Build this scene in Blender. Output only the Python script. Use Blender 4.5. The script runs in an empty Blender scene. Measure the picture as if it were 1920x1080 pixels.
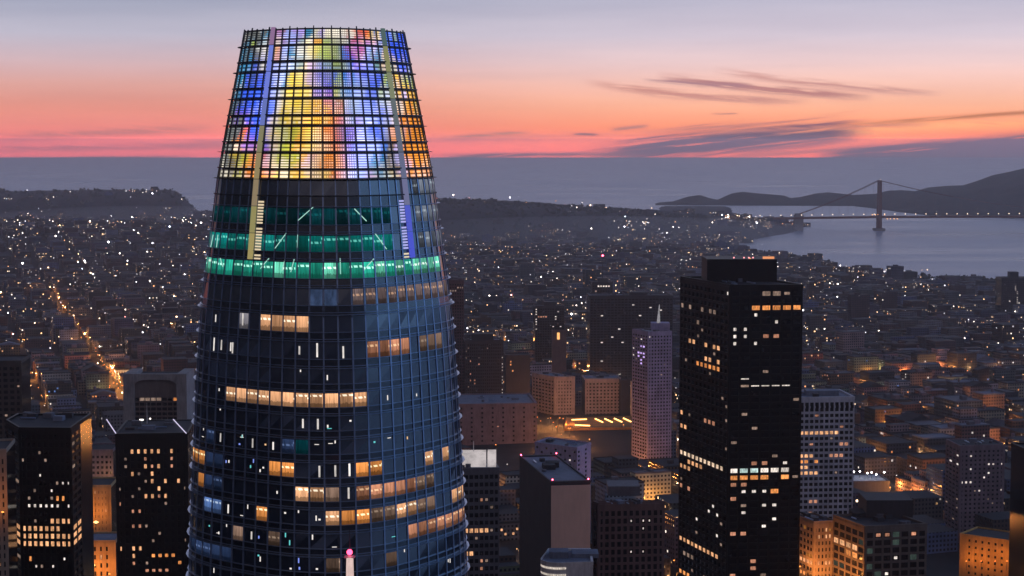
import bpy, math, random
import numpy as np
from math import radians as R, sin, cos, pi, tan, atan2, hypot
from mathutils import Matrix, Vector
random.seed(7); rng = np.random.default_rng(7)
sc = bpy.context.scene
COL = sc.collection

# ------------------------------------------------------------------ camera
F, CAMH, PITCH = 3400.0, 302.0, math.atan(275 / 3400.0)      # focal length in photo pixels, eye height, downward pitch
SP, CP = sin(PITCH), cos(PITCH)
cd = bpy.data.cameras.new('camera'); cam = bpy.data.objects.new('camera', cd); COL.objects.link(cam)
cam.location = (0, 0, CAMH); cam.rotation_euler = (pi / 2 - PITCH, 0, 0)
cd.sensor_width = 36; cd.lens = 36 * F / 1920; cd.clip_start = 1; cd.clip_end = 120000
sc.camera = cam

# ------------------------------------------------------------------ node helper
class NT:
    def __init__(s, tree): s.t = tree; s.n = tree.nodes; s.l = tree.links
    def new(s, typ, **kw):
        n = s.n.new(typ)
        for k, v in kw.items(): setattr(n, k, v)
        return n
    def put(s, sock, v):
        if hasattr(v, 'is_linked'): s.l.new(v, sock)
        elif isinstance(v, (tuple, list)):
            d = sock.default_value
            sock.default_value = tuple(v) + ((1,) if len(d) == 4 and len(v) == 3 else ())
        else: sock.default_value = v
    def m(s, op, a, b=None, c=None, clamp=False):
        n = s.new('ShaderNodeMath', operation=op); n.use_clamp = clamp
        for i, v in enumerate((a, b, c)):
            if v is not None: s.put(n.inputs[i], v)
        return n.outputs[0]
    def step(s, x, lo, hi):
        n = s.new('ShaderNodeMapRange', interpolation_type='SMOOTHSTEP')
        s.put(n.inputs[0], x); s.put(n.inputs[1], lo); s.put(n.inputs[2], hi)
        return n.outputs[0]
    def mix(s, f, a, b, blend='MIX'):
        n = s.new('ShaderNodeMix', data_type='RGBA', blend_type=blend)
        s.put(n.inputs[0], f); s.put(n.inputs[6], a); s.put(n.inputs[7], b)
        return n.outputs[2]
    def ramp(s, x, stops, interp='LINEAR'):
        n = s.new('ShaderNodeValToRGB'); cr = n.color_ramp; cr.interpolation = interp
        while len(cr.elements) < len(stops): cr.elements.new(0.5)
        for e, (p, c) in zip(cr.elements, stops): e.position = p; e.color = tuple(c) + (1,)
        s.put(n.inputs[0], x); return n.outputs[0]
    def xyz(s, x, y, z):
        n = s.new('ShaderNodeCombineXYZ'); s.put(n.inputs[0], x); s.put(n.inputs[1], y); s.put(n.inputs[2], z); return n.outputs[0]
    def sep(s, v):
        n = s.new('ShaderNodeSeparateXYZ'); s.put(n.inputs[0], v); return n.outputs
    def noise(s, vec, scale, detail=3, rough=0.5, color=False):
        n = s.new('ShaderNodeTexNoise'); s.put(n.inputs['Vector'], vec); n.inputs['Scale'].default_value = scale
        n.inputs['Detail'].default_value = detail; n.inputs['Roughness'].default_value = rough
        return n.outputs[1 if color else 0]

def lin(r, g, b): return tuple((c / 255 / 12.92 if c <= 10 else ((c / 255 + .055) / 1.055) ** 2.4) for c in (r, g, b))

# ------------------------------------------------------------------ sky (world) : afterglow low in the west, dark blue dome overhead
w = bpy.data.worlds.new('World'); sc.world = w; w.use_nodes = True
T = NT(w.node_tree); T.n.clear()
gen = T.new('ShaderNodeTexCoord').outputs['Generated']
dx, dy, dz = T.sep(gen)
hor = T.m('SQRT', T.m('ADD', T.m('MULTIPLY', dx, dx), T.m('MULTIPLY', dy, dy)))
elev = T.m('ARCTAN2', dz, hor)                                # radians above the horizon
azim = T.m('ARCTAN2', dx, dy)                                 # 0 = west-north-west, the heart of the afterglow
# e -> ramp position
tpos = T.m('SQRT', T.m('MAXIMUM', T.m('DIVIDE', T.m('ADD', elev, 0.01), 1.58), 0.0))
def tp(e): return math.sqrt(max((e + .01) / 1.58, 0))
def ev(v): return (265 - v) / F
HAZE_D, HAZE_TOP, HAZE_FAR = 5.2e-5, 360.0, 35200.0            # the haze dims the low sky: the afterglow behind it is as much stronger
def behind(v, rgb, S=(.155, .15, .185)):
    e = ev(v); Tr = math.exp(-HAZE_D * min(HAZE_FAR, (HAZE_TOP - CAMH) / max(e, 1e-6)) if e > 0 else -HAZE_D * HAZE_FAR)
    return tuple(max(c_ - (1 - Tr) * q, .03) / Tr for c_, q in zip(lin(*rgb), S))
def sky_ramp(keys, upper):
    vs_ = [p[0] for p in keys]; st = []
    for v in (300, 285, 270, 262, 260.2, 259.3, 258.5, 257.6, 256.5, 255.2, 253.6, 251.5, 249, 246, 242, 236, 228, 218, 205, 190, 160, 120, 70, 0):
        rgb = tuple(float(np.interp(v, vs_, [p[1][i] for p in keys])) for i in range(3)); st.append((tp(ev(v)), behind(v, rgb)))
    return st + upper
LEFT = sky_ramp([(0, (163, 168, 190)), (70, (190, 186, 203)), (120, (208, 178, 184)), (160, (222, 166, 158)), (200, (228, 150, 136)), (240, (227, 137, 130)), (256, (228, 131, 129)), (285, (230, 126, 129)), (300, (205, 125, 135))],
         [(tp(.16), (.54, .56, .74)), (tp(.32), (.36, .41, .60)), (tp(.8), (.085, .115, .23)), (1, (.03, .045, .10))])
RIGHT = sky_ramp([(0, (188, 186, 206)), (70, (214, 201, 214)), (120, (238, 206, 206)), (160, (252, 200, 184)), (200, (253, 184, 152)), (240, (254, 154, 118)), (256, (253, 144, 119)), (285, (251, 133, 114)), (300, (225, 120, 115))],
         [(tp(.16), (.58, .59, .77)), (tp(.32), (.38, .43, .62)), (tp(.8), (.09, .12, .24)), (1, (.03, .045, .10))])
front = T.mix(T.step(azim, -.20, .17), T.ramp(tpos, LEFT), T.ramp(tpos, RIGHT))
# uneven veil in the afterglow
ns = T.noise(T.xyz(T.m('MULTIPLY', azim, 5.0), T.m('MULTIPLY', elev, 60.0), 0.0), 1.0, 5, .55)
front = T.mix(.35, front, T.mix(1.0, front, T.ramp(ns, [(0.25, (.72, .72, .78)), (.75, (1.22, 1.18, 1.12))]), 'MULTIPLY'))
# long thin clouds, each given by its two ends (degrees of the sky dome expressed through the same focal length) and thickness
U = T.m('ADD', T.m('MULTIPLY', T.m('DIVIDE', dx, T.m('MAXIMUM', dy, .05)), F), 960.0)
V = T.m('SUBTRACT', 265.0, T.m('MULTIPLY', T.m('DIVIDE', dz, T.m('MAXIMUM', dy, .05)), F))
streak = T.noise(T.xyz(T.m('MULTIPLY', U, .0045), T.m('MULTIPLY', T.m('ADD', V, T.m('MULTIPLY', U, .11)), .115), 3.0), 1.0, 6, .62)
streak2 = T.noise(T.xyz(T.m('MULTIPLY', U, .010), T.m('MULTIPLY', T.m('SUBTRACT', V, T.m('MULTIPLY', U, .09)), .15), 8.0), 1.0, 4, .6)
def cloud(base, u0, v0, u1, v1, th, colr, amt, bend=0.0, nz=streak, k=1.6, power=4.0):
    cu, cv, L = (u0 + u1) / 2, (v0 + v1) / 2, hypot(u1 - u0, v1 - v0) / 2
    ax, ay = (u1 - u0) / 2 / L, (v1 - v0) / 2 / L
    du, dv = T.m('SUBTRACT', U, cu), T.m('SUBTRACT', V, cv)
    s = T.m('DIVIDE', T.m('ADD', T.m('MULTIPLY', du, ax), T.m('MULTIPLY', dv, ay)), L)
    q = T.m('ADD', T.m('MULTIPLY', du, -ay), T.m('MULTIPLY', dv, ax))
    q = T.m('ADD', q, T.m('MULTIPLY', T.m('SUBTRACT', T.m('MULTIPLY', s, s), .5), bend))
    q = T.m('ADD', T.m('DIVIDE', q, th), T.m('MULTIPLY', T.m('SUBTRACT', nz, .5), k * 2))
    g = T.m('POWER', 2.718, T.m('MULTIPLY', T.m('MULTIPLY', q, q), -1.0))
    fade = T.m('POWER', T.m('MAXIMUM', T.m('SUBTRACT', 1.0, T.m('POWER', T.m('ABSOLUTE', s), power)), 0.0), 1.2)
    mask = T.m('MULTIPLY', T.m('MULTIPLY', g, fade), T.step(nz, .22, .52))
    return T.mix(T.m('MULTIPLY', mask, amt, clamp=True), base, colr)
MAUVE = (.20, .105, .165)
c = front
c = cloud(c, 1225, 146, 1640, 186, 7, (.55, .25, .24), 1.15, 5, streak2)
c = cloud(c, 1330, 136, 1770, 180, 6, (.66, .33, .30), 1.0, 6, streak2)
c = cloud(c, 1090, 158, 1520, 196, 7, (.66, .30, .26), 1.0, 9, streak2)
c = cloud(c, 1200, 150, 1420, 164, 4, (.42, .22, .26), .9, 2, streak2)
c = cloud(c, 1190, 247, 1600, 224, 5, (.75, .27, .22), .8, 0, streak)
c = cloud(c, 1380, 262, 2000, 226, 10, (1.35, .58, .24), .7, -6, streak2, 1.4)
c = cloud(c, 300, 270, 1300, 252, 7, (.80, .30, .27), .55, 0, streak2, 1.8)
c = cloud(c, -80, 282, 500, 272, 6, (.62, .24, .25), .55, 0, streak2, 1.8)
c = cloud(c, 1080, 300, 1640, 240, 20, (.36, .14, .17), 1.2, -4, streak, 2.2)
c = cloud(c, 1140, 289, 1610, 245, 15, (.20, .11, .165), 1.5, -5, streak, 1.9)
c = cloud(c, 1200, 262, 1500, 240, 5, (.45, .17, .19), .8, -3, streak, 1.2)
c = cloud(c, 1300, 250, 1760, 232, 4, (.72, .26, .20), .8, -3, streak2, 1.2)
c = cloud(c, 1070, 251, 1125, 253, 3, (.48, .18, .18), 1.0, 0, streak, .3)
c = cloud(c, 1140, 244, 1220, 236, 4, (.60, .24, .22), .9, 0, streak, .4)
c = cloud(c, 1330, 214, 1385, 213, 2, (.6, .26, .22), .9, 0, streak, .3)
c = cloud(c, 1560, 236, 2100, 200, 4, (.55, .20, .10), .9, 0, streak, .8)
c = cloud(c, 820, 298, 1010, 288, 4, (.30, .13, .17), 1.0, 0, streak, .5)
c = cloud(c, -100, 299, 380, 293, 3, (.42, .19, .23), .9, 0, streak, .6)
c = cloud(c, 840, 258, 1000, 247, 4, (.66, .27, .22), .8, 0, streak2, .6)
c = cloud(c, -50, 262, 420, 240, 9, (.50, .21, .21), .6, 0, streak2, 1.2)
c = cloud(c, 800, 292, 1240, 288, 4, (.55, .20, .22), .9, 0, streak, .8)
c = cloud(c, 1330, 296, 1780, 268, 4, (1.1, .33, .22), .7, 0, streak, .5)
c = cloud(c, 1520, 301, 2300, 236, 15, (.27, .12, .15), 2.0, 0, streak, .35, 8.0)
c = cloud(c, 1560, 312, 2300, 262, 20, (.20, .145, .21), 2.0, 0, streak, .2, 8.0)
# the rest of the dome: dark blue to the left and behind, lighter blue to the north (right)
side = T.mix(T.step(T.m('SINE', azim), -.2, .95), (.030, .034, .055), (.27, .52, 1.0))
side = T.mix(T.step(T.m('COSINE', azim), -.1, -.8), side, T.mix(T.step(elev, .10, .55), (.034, .038, .066), (.36, .33, .40)))
side = T.mix(T.step(elev, .45, 1.15), side, (.022, .034, .085))
side = T.mix(T.step(elev, .0, -.03), side, T.mix(T.step(T.m('SINE', azim), .2, .9), (.012, .014, .022), (.07, .11, .20)))
sky = T.mix(T.step(T.m('COSINE', azim), .55, .93), side, c)
nish = T.new('ShaderNodeTexSky'); nish.sky_type = 'NISHITA'; nish.sun_disc = False; nish.sun_elevation = R(-4.0); nish.sun_rotation = R(8)
sky = T.mix(1.0, sky, T.mix(1.0, nish.outputs[0], (.02, .02, .02), 'MULTIPLY'), 'ADD')
bg = T.new('ShaderNodeBackground'); T.put(bg.inputs[0], sky); bg.inputs[1].default_value = 1.0
T.l.new(bg.outputs[0], T.new('ShaderNodeOutputWorld').inputs[0])

vs = sc.view_settings; vs.view_transform = 'Standard'; vs.look = 'None'; vs.exposure = 0.0; vs.gamma = 1.0
cy = sc.cycles
cy.use_denoising = True; cy.max_bounces = 4; cy.diffuse_bounces = 2; cy.glossy_bounces = 3; cy.transmission_bounces = 2
cy.volume_bounces = 0; cy.sample_clamp_indirect = 3.0; cy.use_light_tree = True; cy.caustics_reflective = False; cy.caustics_refractive = False

# ------------------------------------------------------------------ geometry helpers
def at(u, v, Y):
    """The point seen at photo pixel (u, v) that lies Y metres in front of the camera."""
    xc, yc = (u - 960) / F, (540 - v) / F
    d = Vector((xc, CP + yc * SP, -SP + yc * CP)); k = Y / d.y
    return Vector((d.x * k, Y, CAMH + d.z * k))
def atz(u, v, z):
    xc, yc = (u - 960) / F, (540 - v) / F
    d = Vector((xc, CP + yc * SP, -SP + yc * CP)); k = (z - CAMH) / d.z
    return Vector((d.x * k, d.y * k, z))
def xat(u, Y, z):
    return (u - 960) / F * (Y * CP - (z - CAMH) * SP)
def proj(p):
    dep = p[1] * CP - (p[2] - CAMH) * SP
    return (960 + F * p[0] / dep, 540 - F * (p[1] * SP + (p[2] - CAMH) * CP) / dep)

class MB:
    def __init__(s): s.v = []; s.f = []; s.mi = []; s.uv = []; s.col = []; s.use_uv = s.use_col = False
    def quad(s, a, b, c_, d, mi=0, uv=None, col=None):
        n = len(s.v); s.v += [tuple(a), tuple(b), tuple(c_), tuple(d)]; s.f.append((n, n + 1, n + 2, n + 3)); s.mi.append(mi)
        if uv is not None: s.use_uv = True
        if col is not None: s.use_col = True
        s.uv.append(uv or [(-100, -100)] * 4); s.col.append(col or (0.5, .5, .5, .5))
    def poly(s, pts, mi=0, col=None):
        n = len(s.v); s.v += [tuple(p) for p in pts]; s.f.append(tuple(range(n, n + len(pts)))); s.mi.append(mi)
        if col is not None: s.use_col = True
        s.uv.append([(-100, -100)] * len(pts)); s.col.append(col or (.5, .5, .5, .5))
    def prism(s, pts, z0, z1, mi=0, top=None, bottom=False, uvs=False, col=None):
        """pts counter-clockwise seen from above"""
        top = mi if top is None else top; n = len(pts); run = 0.0
        for i in range(n):
            a, b = pts[i], pts[(i + 1) % n]; L = hypot(b[0] - a[0], b[1] - a[1])
            s.quad((a[0], a[1], z0), (b[0], b[1], z0), (b[0], b[1], z1), (a[0], a[1], z1), mi,
                   [(run, 0), (run + L, 0), (run + L, z1 - z0), (run, z1 - z0)] if uvs else None, col)
            run += math.ceil(L / 3.0) * 3.0 + 3
        s.poly([(p[0], p[1], z1) for p in pts], top, col)
        if bottom: s.poly([(p[0], p[1], z0) for p in reversed(pts)], mi, col)
    def box(s, cx, cy_, z0, sx, sy, sz, rot=0, mi=0, top=None, bottom=True, col=None, uvs=False):
        c_, n_ = cos(rot), sin(rot)
        s.prism([(cx + c_ * x - n_ * y, cy_ + n_ * x + c_ * y) for x, y in ((-sx / 2, -sy / 2), (sx / 2, -sy / 2), (sx / 2, sy / 2), (-sx / 2, sy / 2))], z0, z0 + sz, mi, top, bottom, uvs, col)
    def bar(s, a, b, r, mi=0, n=6, r2=None, col=None):
        a, b = Vector(a), Vector(b); r2 = r if r2 is None else r2; d = (b - a).normalized()
        x = d.orthogonal().normalized(); y = d.cross(x)
        A = [a + (x * cos(2 * pi * i / n) + y * sin(2 * pi * i / n)) * r for i in range(n)]
        B = [b + (x * cos(2 * pi * i / n) + y * sin(2 * pi * i / n)) * r2 for i in range(n)]
        for i in range(n): j = (i + 1) % n; s.quad(A[i], A[j], B[j], B[i], mi, None, col)
        s.poly(list(reversed(A)), mi, col); s.poly(B, mi, col)
    def ball(s, c_, r, mi=0, col=None, sz=1.0):
        c_ = Vector(c_); P = [Vector((r, 0, 0)), Vector((0, r, 0)), Vector((-r, 0, 0)), Vector((0, -r, 0))]
        t, b = c_ + Vector((0, 0, r * sz)), c_ - Vector((0, 0, r * sz))
        for i in range(4):
            p, q = c_ + P[i], c_ + P[(i + 1) % 4]
            s.poly([p, q, t], mi, col); s.poly([q, p, b], mi, col)
    def mesh(s, name, mats):
        me = bpy.data.meshes.new(name); me.from_pydata(s.v, [], s.f)
        for m_ in (mats if isinstance(mats, (list, tuple)) else [mats]): me.materials.append(m_)
        me.polygons.foreach_set('material_index', s.mi)
        if s.use_uv:
            l = me.uv_layers.new(name='UVMap'); l.data.foreach_set('uv', [x for u_ in s.uv for p in u_ for x in p])
        if s.use_col:
            a = me.color_attributes.new('col', 'FLOAT_COLOR', 'CORNER')
            flat = []
            for f_, c_ in zip(s.f, s.col): flat += list(c_ if len(c_) == 4 else (*c_, 1.0)) * len(f_)
            a.data.foreach_set('color', flat)
        me.update(); return me
    def build(s, name, mats, parent=None):
        return link(name, s.mesh(name, mats), parent)
def link(name, data, parent=None):
    o = bpy.data.objects.new(name, data); COL.objects.link(o)
    if parent is not None: o.parent = parent
    return o
def tag(o, label=None, cat=None, group=None, kind=None):
    for k, v in (('label', label), ('category', cat), ('group', group), ('kind', kind)):
        if v: o[k] = v
    return o
def empty(name, loc=(0, 0, 0)):
    o = bpy.data.objects.new(name, None); COL.objects.link(o); o.location = loc; o.empty_display_size = .1; return o

# ------------------------------------------------------------------ materials
MATS = {}
def mat(name):
    m_ = bpy.data.materials.new(name); m_.use_nodes = True; t = NT(m_.node_tree); t.n.clear()
    out = t.new('ShaderNodeOutputMaterial'); return m_, t, out
def princ(t, out, color, rough=.7, spec=.4, metal=0.0):
    p = t.new('ShaderNodeBsdfPrincipled'); t.put(p.inputs['Base Color'], color); t.put(p.inputs['Roughness'], rough)
    p.inputs['Specular IOR Level'].default_value = spec; p.inputs['Metallic'].default_value = metal
    t.l.new(p.outputs[0], out.inputs[0]); return p
def wall(name, color, rough=.8, spec=.3, var=.35, scale=.12, metal=0.0):
    if name in MATS: return MATS[name]
    m_, t, out = mat(name); pos = t.new('ShaderNodeNewGeometry').outputs['Position']
    px, py, pz = t.sep(pos)
    n1 = t.noise(pos, scale, 4, .6); n2 = t.noise(t.xyz(t.m('MULTIPLY', px, 1.0), t.m('MULTIPLY', py, 1.0), t.m('MULTIPLY', pz, .12)), .9, 2)
    f = t.m('ADD', t.m('MULTIPLY', n1, .6), t.m('MULTIPLY', n2, .4))
    d = tuple(x * (1 - var) for x in color); b = tuple(min(x * (1 + var), 1) for x in color)
    princ(t, out, t.ramp(f, [(.3, d), (.7, b)]), rough, spec, metal); MATS[name] = m_; return m_
def glass(name, color=(.010, .014, .026), rough=.06, spec=.6):
    if name in MATS: return MATS[name]
    m_, t, out = mat(name); pos = t.new('ShaderNodeNewGeometry').outputs['Position']
    princ(t, out, t.ramp(t.noise(pos, .25, 2), [(.3, tuple(x * .7 for x in color)), (.7, tuple(x * 1.3 for x in color))]), rough, spec); MATS[name] = m_; return m_
def glow(name, color, strength, sample=False, var=.5, scale=(1.6, 1.6, .5)):
    """a lit interior seen through a window: uneven, with curtains and furniture breaking it up"""
    if name in MATS: return MATS[name]
    m_, t, out = mat(name); pos = t.new('ShaderNodeNewGeometry').outputs['Position']
    mp = t.new('ShaderNodeVectorMath', operation='MULTIPLY'); t.put(mp.inputs[0], pos); mp.inputs[1].default_value = scale
    n1 = t.noise(mp.outputs[0], 1.0, 3, .65)
    rnd = t.new('ShaderNodeObjectInfo').outputs['Random']
    s = t.m('MULTIPLY', t.m('ADD', .55, t.m('MULTIPLY', rnd, .55)), t.m('ADD', 1 - var, t.m('MULTIPLY', t.step(n1, .3, .7), 2 * var)))
    e = t.new('ShaderNodeEmission'); t.put(e.inputs[0], color); t.put(e.inputs[1], t.m('MULTIPLY', s, strength))
    t.l.new(e.outputs[0], out.inputs[0]); m_.cycles.emission_sampling = 'FRONT_BACK' if sample else 'NONE'; MATS[name] = m_; return m_
def lampmat(name, color, strength, sample=True):
    if name in MATS: return MATS[name]
    m_, t, out = mat(name); e = t.new('ShaderNodeEmission'); t.put(e.inputs[0], color); e.inputs[1].default_value = strength
    t.l.new(e.outputs[0], out.inputs[0]); m_.cycles.emission_sampling = 'FRONT_BACK' if sample else 'NONE'; MATS[name] = m_; return m_
def attr_glow(name, strength):
    m_, t, out = mat(name); a = t.new('ShaderNodeAttribute'); a.attribute_name = 'col'
    e = t.new('ShaderNodeEmission'); t.put(e.inputs[0], a.outputs['Color']); e.inputs[1].default_value = strength
    t.l.new(e.outputs[0], out.inputs[0]); m_.cycles.emission_sampling = 'NONE'; return m_

def houses_mat(name, lit_share, strength, cw=3.0, ch=3.3):
    """walls with a window in every cell (UV in metres); a share of the windows is lit. The corner attribute 'col' is the wall's own colour, its alpha a seed."""
    m_, t, out = mat(name)
    uvn = t.new('ShaderNodeUVMap'); uvn.uv_map = 'UVMap'; u_, v_, _ = t.sep(uvn.outputs[0])
    a = t.new('ShaderNodeAttribute'); a.attribute_name = 'col'
    cu, cv = t.m('DIVIDE', u_, cw), t.m('DIVIDE', v_, ch)
    fu, fv = t.m('FRACT', cu), t.m('FRACT', cv)
    isw = t.m('GREATER_THAN', u_, -50.0)
    inw = t.m('MULTIPLY', t.m('MULTIPLY', t.m('GREATER_THAN', fu, .24), t.m('LESS_THAN', fu, .76)), t.m('MULTIPLY', t.m('GREATER_THAN', fv, .30), t.m('LESS_THAN', fv, .80)))
    inw = t.m('MULTIPLY', inw, isw)
    wn = t.new('ShaderNodeTexWhiteNoise', noise_dimensions='3D')
    t.put(wn.inputs[0], t.xyz(t.m('FLOOR', cu), t.m('FLOOR', cv), t.m('MULTIPLY', a.outputs['Alpha'], 977.0)))
    dist_ = t.step(t.noise(t.new('ShaderNodeNewGeometry').outputs['Position'], .006, 2, .5), .38, .66)
    lit = t.m('MULTIPLY', t.m('GREATER_THAN', wn.outputs[0], t.m('SUBTRACT', 1.0, t.m('MULTIPLY', dist_, lit_share))), inw)
    c2 = t.sep(wn.outputs[1])
    lc = t.ramp(c2[1], [(0, (1, .55, .24)), (.3, (1, .72, .45)), (.55, (1, .86, .72)), (.75, (.95, .93, 1)), (.92, (1, .42, .16)), (1, (.75, .85, 1))], 'CONSTANT')
    pos = t.new('ShaderNodeNewGeometry').outputs['Position']
    wc = t.mix(1.0, a.outputs['Color'], t.ramp(t.noise(pos, .08, 3), [(.3, (.65, .65, .65)), (.7, (1.25, 1.25, 1.25))]), 'MULTIPLY')
    up = t.m('GREATER_THAN', t.sep(t.new('ShaderNodeNewGeometry').outputs['Normal'])[2], .7)
    wc = t.mix(up, wc, (.028, .030, .038))
    p = princ(t, out, t.mix(inw, wc, (.012, .014, .02)), t.m('SUBTRACT', .85, t.m('MULTIPLY', inw, .65)), .35)
    t.put(p.inputs['Emission Color'], lc)
    t.put(p.inputs['Emission Strength'], t.m('MULTIPLY', lit, t.m('MULTIPLY', t.m('ADD', .25, t.m('POWER', c2[2], 2.5)), strength)))
    m_.cycles.emission_sampling = 'NONE'; return m_

M_roof = wall('dark_roofing', (.035, .037, .045), .9)
M_roofblue = wall('pale_roofing', (.16, .18, .24), .8)
M_black = wall('polished_dark_granite', (.007, .0065, .007), .5, .12)
M_blackglass = glass('dark_tower_glass', (.006, .007, .009), .15, .22)
M_conc = wall('pale_concrete', (.26, .235, .235), .85)
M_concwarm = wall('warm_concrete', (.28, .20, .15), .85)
M_tan = wall('tan_blank_wall', (.64, .45, .37), .85, var=.12, scale=.05)
M_brick = wall('dark_brick', (.13, .085, .085), .9)
M_mauve = wall('mauve_stucco', (.20, .145, .17), .9)
M_lilac = wall('lilac_render', (.34, .30, .46), .9)
M_white = wall('white_panel', (.62, .60, .62), .7)
M_char = wall('charcoal_cladding', (.035, .034, .042), .7)
M_grey = wall('grey_cladding', (.11, .11, .135), .7)
M_steel = wall('brushed_aluminium', (.34, .41, .55), .30, .5, .2, metal=.7)
M_metal = wall('dark_metal', (.05, .05, .055), .5, .4)
M_orange = wall('bridge_red_paint', (.16, .042, .022), .6)
G_warm = glow('warm_room', (1, .49, .23), 1.0)
G_orange = glow('orange_room', (1, .36, .10), 1.0)
G_white = glow('cool_white_room', (1, .88, .78), 1.0)
G_dim = glow('dim_room', (1, .68, .52), .28)
G_dimw = glow('dim_white_room', (.85, .85, 1), .22)
G_blue = glow('blue_room', (.22, .42, 1.0), .55)
G_dimblue = glow('dim_blue_room', (.16, .26, .55), .22)
G_purple = glow('violet_room', (.66, .45, 1.0), 1.3)
G_salmon = glow('salmon_room', (1, .44, .26), .6)
L_warm = lampmat('warm_lamp', (1, .52, .20), 2.6, False)
L_orange = lampmat('sodium_lamp', (1, .30, .055), 3.2, False)
L_white = lampmat('white_lamp', (1, .9, .82), 2.4, False)
BULB = {}
def bulb(parent, loc, col, watts, r=.4):
    """the light a lamp gives; hangs inside the lamp's head"""
    key = (col, watts)
    if key not in BULB:
        l_ = bpy.data.lights.new('bulb', 'POINT'); l_.color = col; l_.energy = watts; l_.shadow_soft_size = r; BULB[key] = l_
    o = link('bulb', BULB[key], parent); o.location = loc; return o
ORA, WAR, WHI = (1, .36, .08), (1, .55, .24), (1, .88, .76)
L_red = lampmat('red_beacon', (1, .05, .10), 40)
L_line = lampmat('violet_light_line', (.78, .72, 1.0), .9, False)

# ------------------------------------------------------------------ terrain: ground, sea, headlands
def sstep(x, a, b):
    t = np.clip((x - a) / (b - a), 0, 1); return t * t * (3 - 2 * t)
CU = np.array([-900, 0, 1000, 1300, 1370, 1480, 1650, 1760, 1880, 2000, 2500, 4000]); CDn = np.array([99000, 99000, 99000, 99000, 5060, 4650, 4230, 3990, 3920, 3850, 3500, 2800])
def lump(x, y, s, seed):
    return (np.sin(x / s * 1.7 + seed) * np.cos(y / s * 1.3 + seed * 2.1) + .6 * np.sin(x / s * 3.9 + y / s * 2.2 + seed * 3.7) + .35 * np.sin(x / s * 8.1 - y / s * 5.4 + seed)) / 1.95
def land(x, y):
    """height of the ground in metres; below 0 under the bay and ocean"""
    x = np.asarray(x, float); y = np.asarray(y, float); ys = np.maximum(y, 300.0)
    u = 960 + F * x / ys
    h = 9 + 5 * lump(x, y, 500, 1.3)
    h = h + 16 * np.exp(-((x - 120) / 420) ** 2 - ((y - 3000) / 800) ** 2)
    h = h + 70 * np.exp(-((x + 1500) / 900) ** 2 - ((y - 4900) / 900) ** 2) + 18 * np.exp(-((x + 700) / 400) ** 2 - ((y - 4300) / 700) ** 2)
    far = sstep(u, -300, 100) * 22 + 90
    plate = far * (1 - sstep(u, 318, 395)) * np.exp(-((y - 7000) / 520) ** 4)
    ridge = np.interp(u, [330, 430, 560, 700, 840, 960, 1080, 1180, 1300, 1345, 1440, 1520], [30, 60, 96, 112, 108, 97, 84, 72, 54, 45, 26, 2]) * np.exp(-((y - 6000) / 620) ** 4)
    ridge = ridge * (1 + .05 * lump(x, y, 90, 4.0)) + 3.5 * lump(x, y, 120, .5) * (ridge > 20)
    h = np.maximum(h, np.maximum(plate * (1 + .07 * lump(x, y * .3, 300, 2.0) + .02 * lump(x, y, 80, 1.0)), ridge))
    near = np.interp(u, CU, CDn)                                # near shore of the bay
    pen = np.interp(u, [1365, 1420, 1480, 1505, 1512], [5230, 5640, 5930, 6240, 6500])
    penfar = np.interp(u, [1240, 1330, 1400, 1505, 1512], [7700, 7350, 7120, 6760, 6500])
    wob = 30 * lump(x, y, 160, 3.3)
    a = (y + wob - near) / 60                                    # >0 beyond the near shore
    b = np.where(u < 1512, np.maximum((pen - y - wob) / 60, (y + wob - penfar) / 60), 5.0)
    water = np.minimum(a, b)
    water = np.maximum(water, np.where(y < 2600, (x - (1150 + .12 * y)) / 60, -9.0))
    outer = np.where(u < 1240, (y - 7900) / 80, -9.0)
    water = np.maximum(water, outer)
    k = sstep(water, -3.0, .6)
    return h * (1 - k) - 6 * k
def grid_mesh(xs, ys, fn):
    X, Y = np.meshgrid(xs, ys); Z = fn(X, Y); nx, ny = len(xs), len(ys)
    v = np.stack([X, Y, Z], -1).reshape(-1, 3)
    i = np.arange(nx * ny).reshape(ny, nx); f = np.stack([i[:-1, :-1], i[:-1, 1:], i[1:, 1:], i[1:, :-1]], -1).reshape(-1, 4)
    me = bpy.data.meshes.new('terrain'); me.vertices.add(len(v)); me.vertices.foreach_set('co', v.ravel())
    me.loops.add(f.size); me.loops.foreach_set('vertex_index', f.ravel().astype(np.int32))
    me.polygons.add(len(f)); me.polygons.foreach_set('loop_start', np.arange(0, f.size, 4, dtype=np.int32)); me.polygons.foreach_set('loop_total', np.full(len(f), 4, np.int32))
    me.polygons.foreach_set('use_smooth', np.ones(len(f), bool)); me.update(calc_edges=True); me.validate(); return me
m_, t, out = mat('city_ground'); pos = t.new('ShaderNodeNewGeometry').outputs['Position']
princ(t, out, t.ramp(t.noise(pos, .02, 6, .65), [(.3, (.014, .016, .019)), (.5, (.026, .026, .03)), (.72, (.045, .042, .048))]), .9, .2); M_ground = m_
o = link('ground', grid_mesh(np.arange(-4200, 4201, 25.0), np.arange(-1500, 8301, 25.0), land)); o.data.materials.append(M_ground); tag(o, 'dark ground of the city falling to the bay shore', 'ground', kind='structure')

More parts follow.
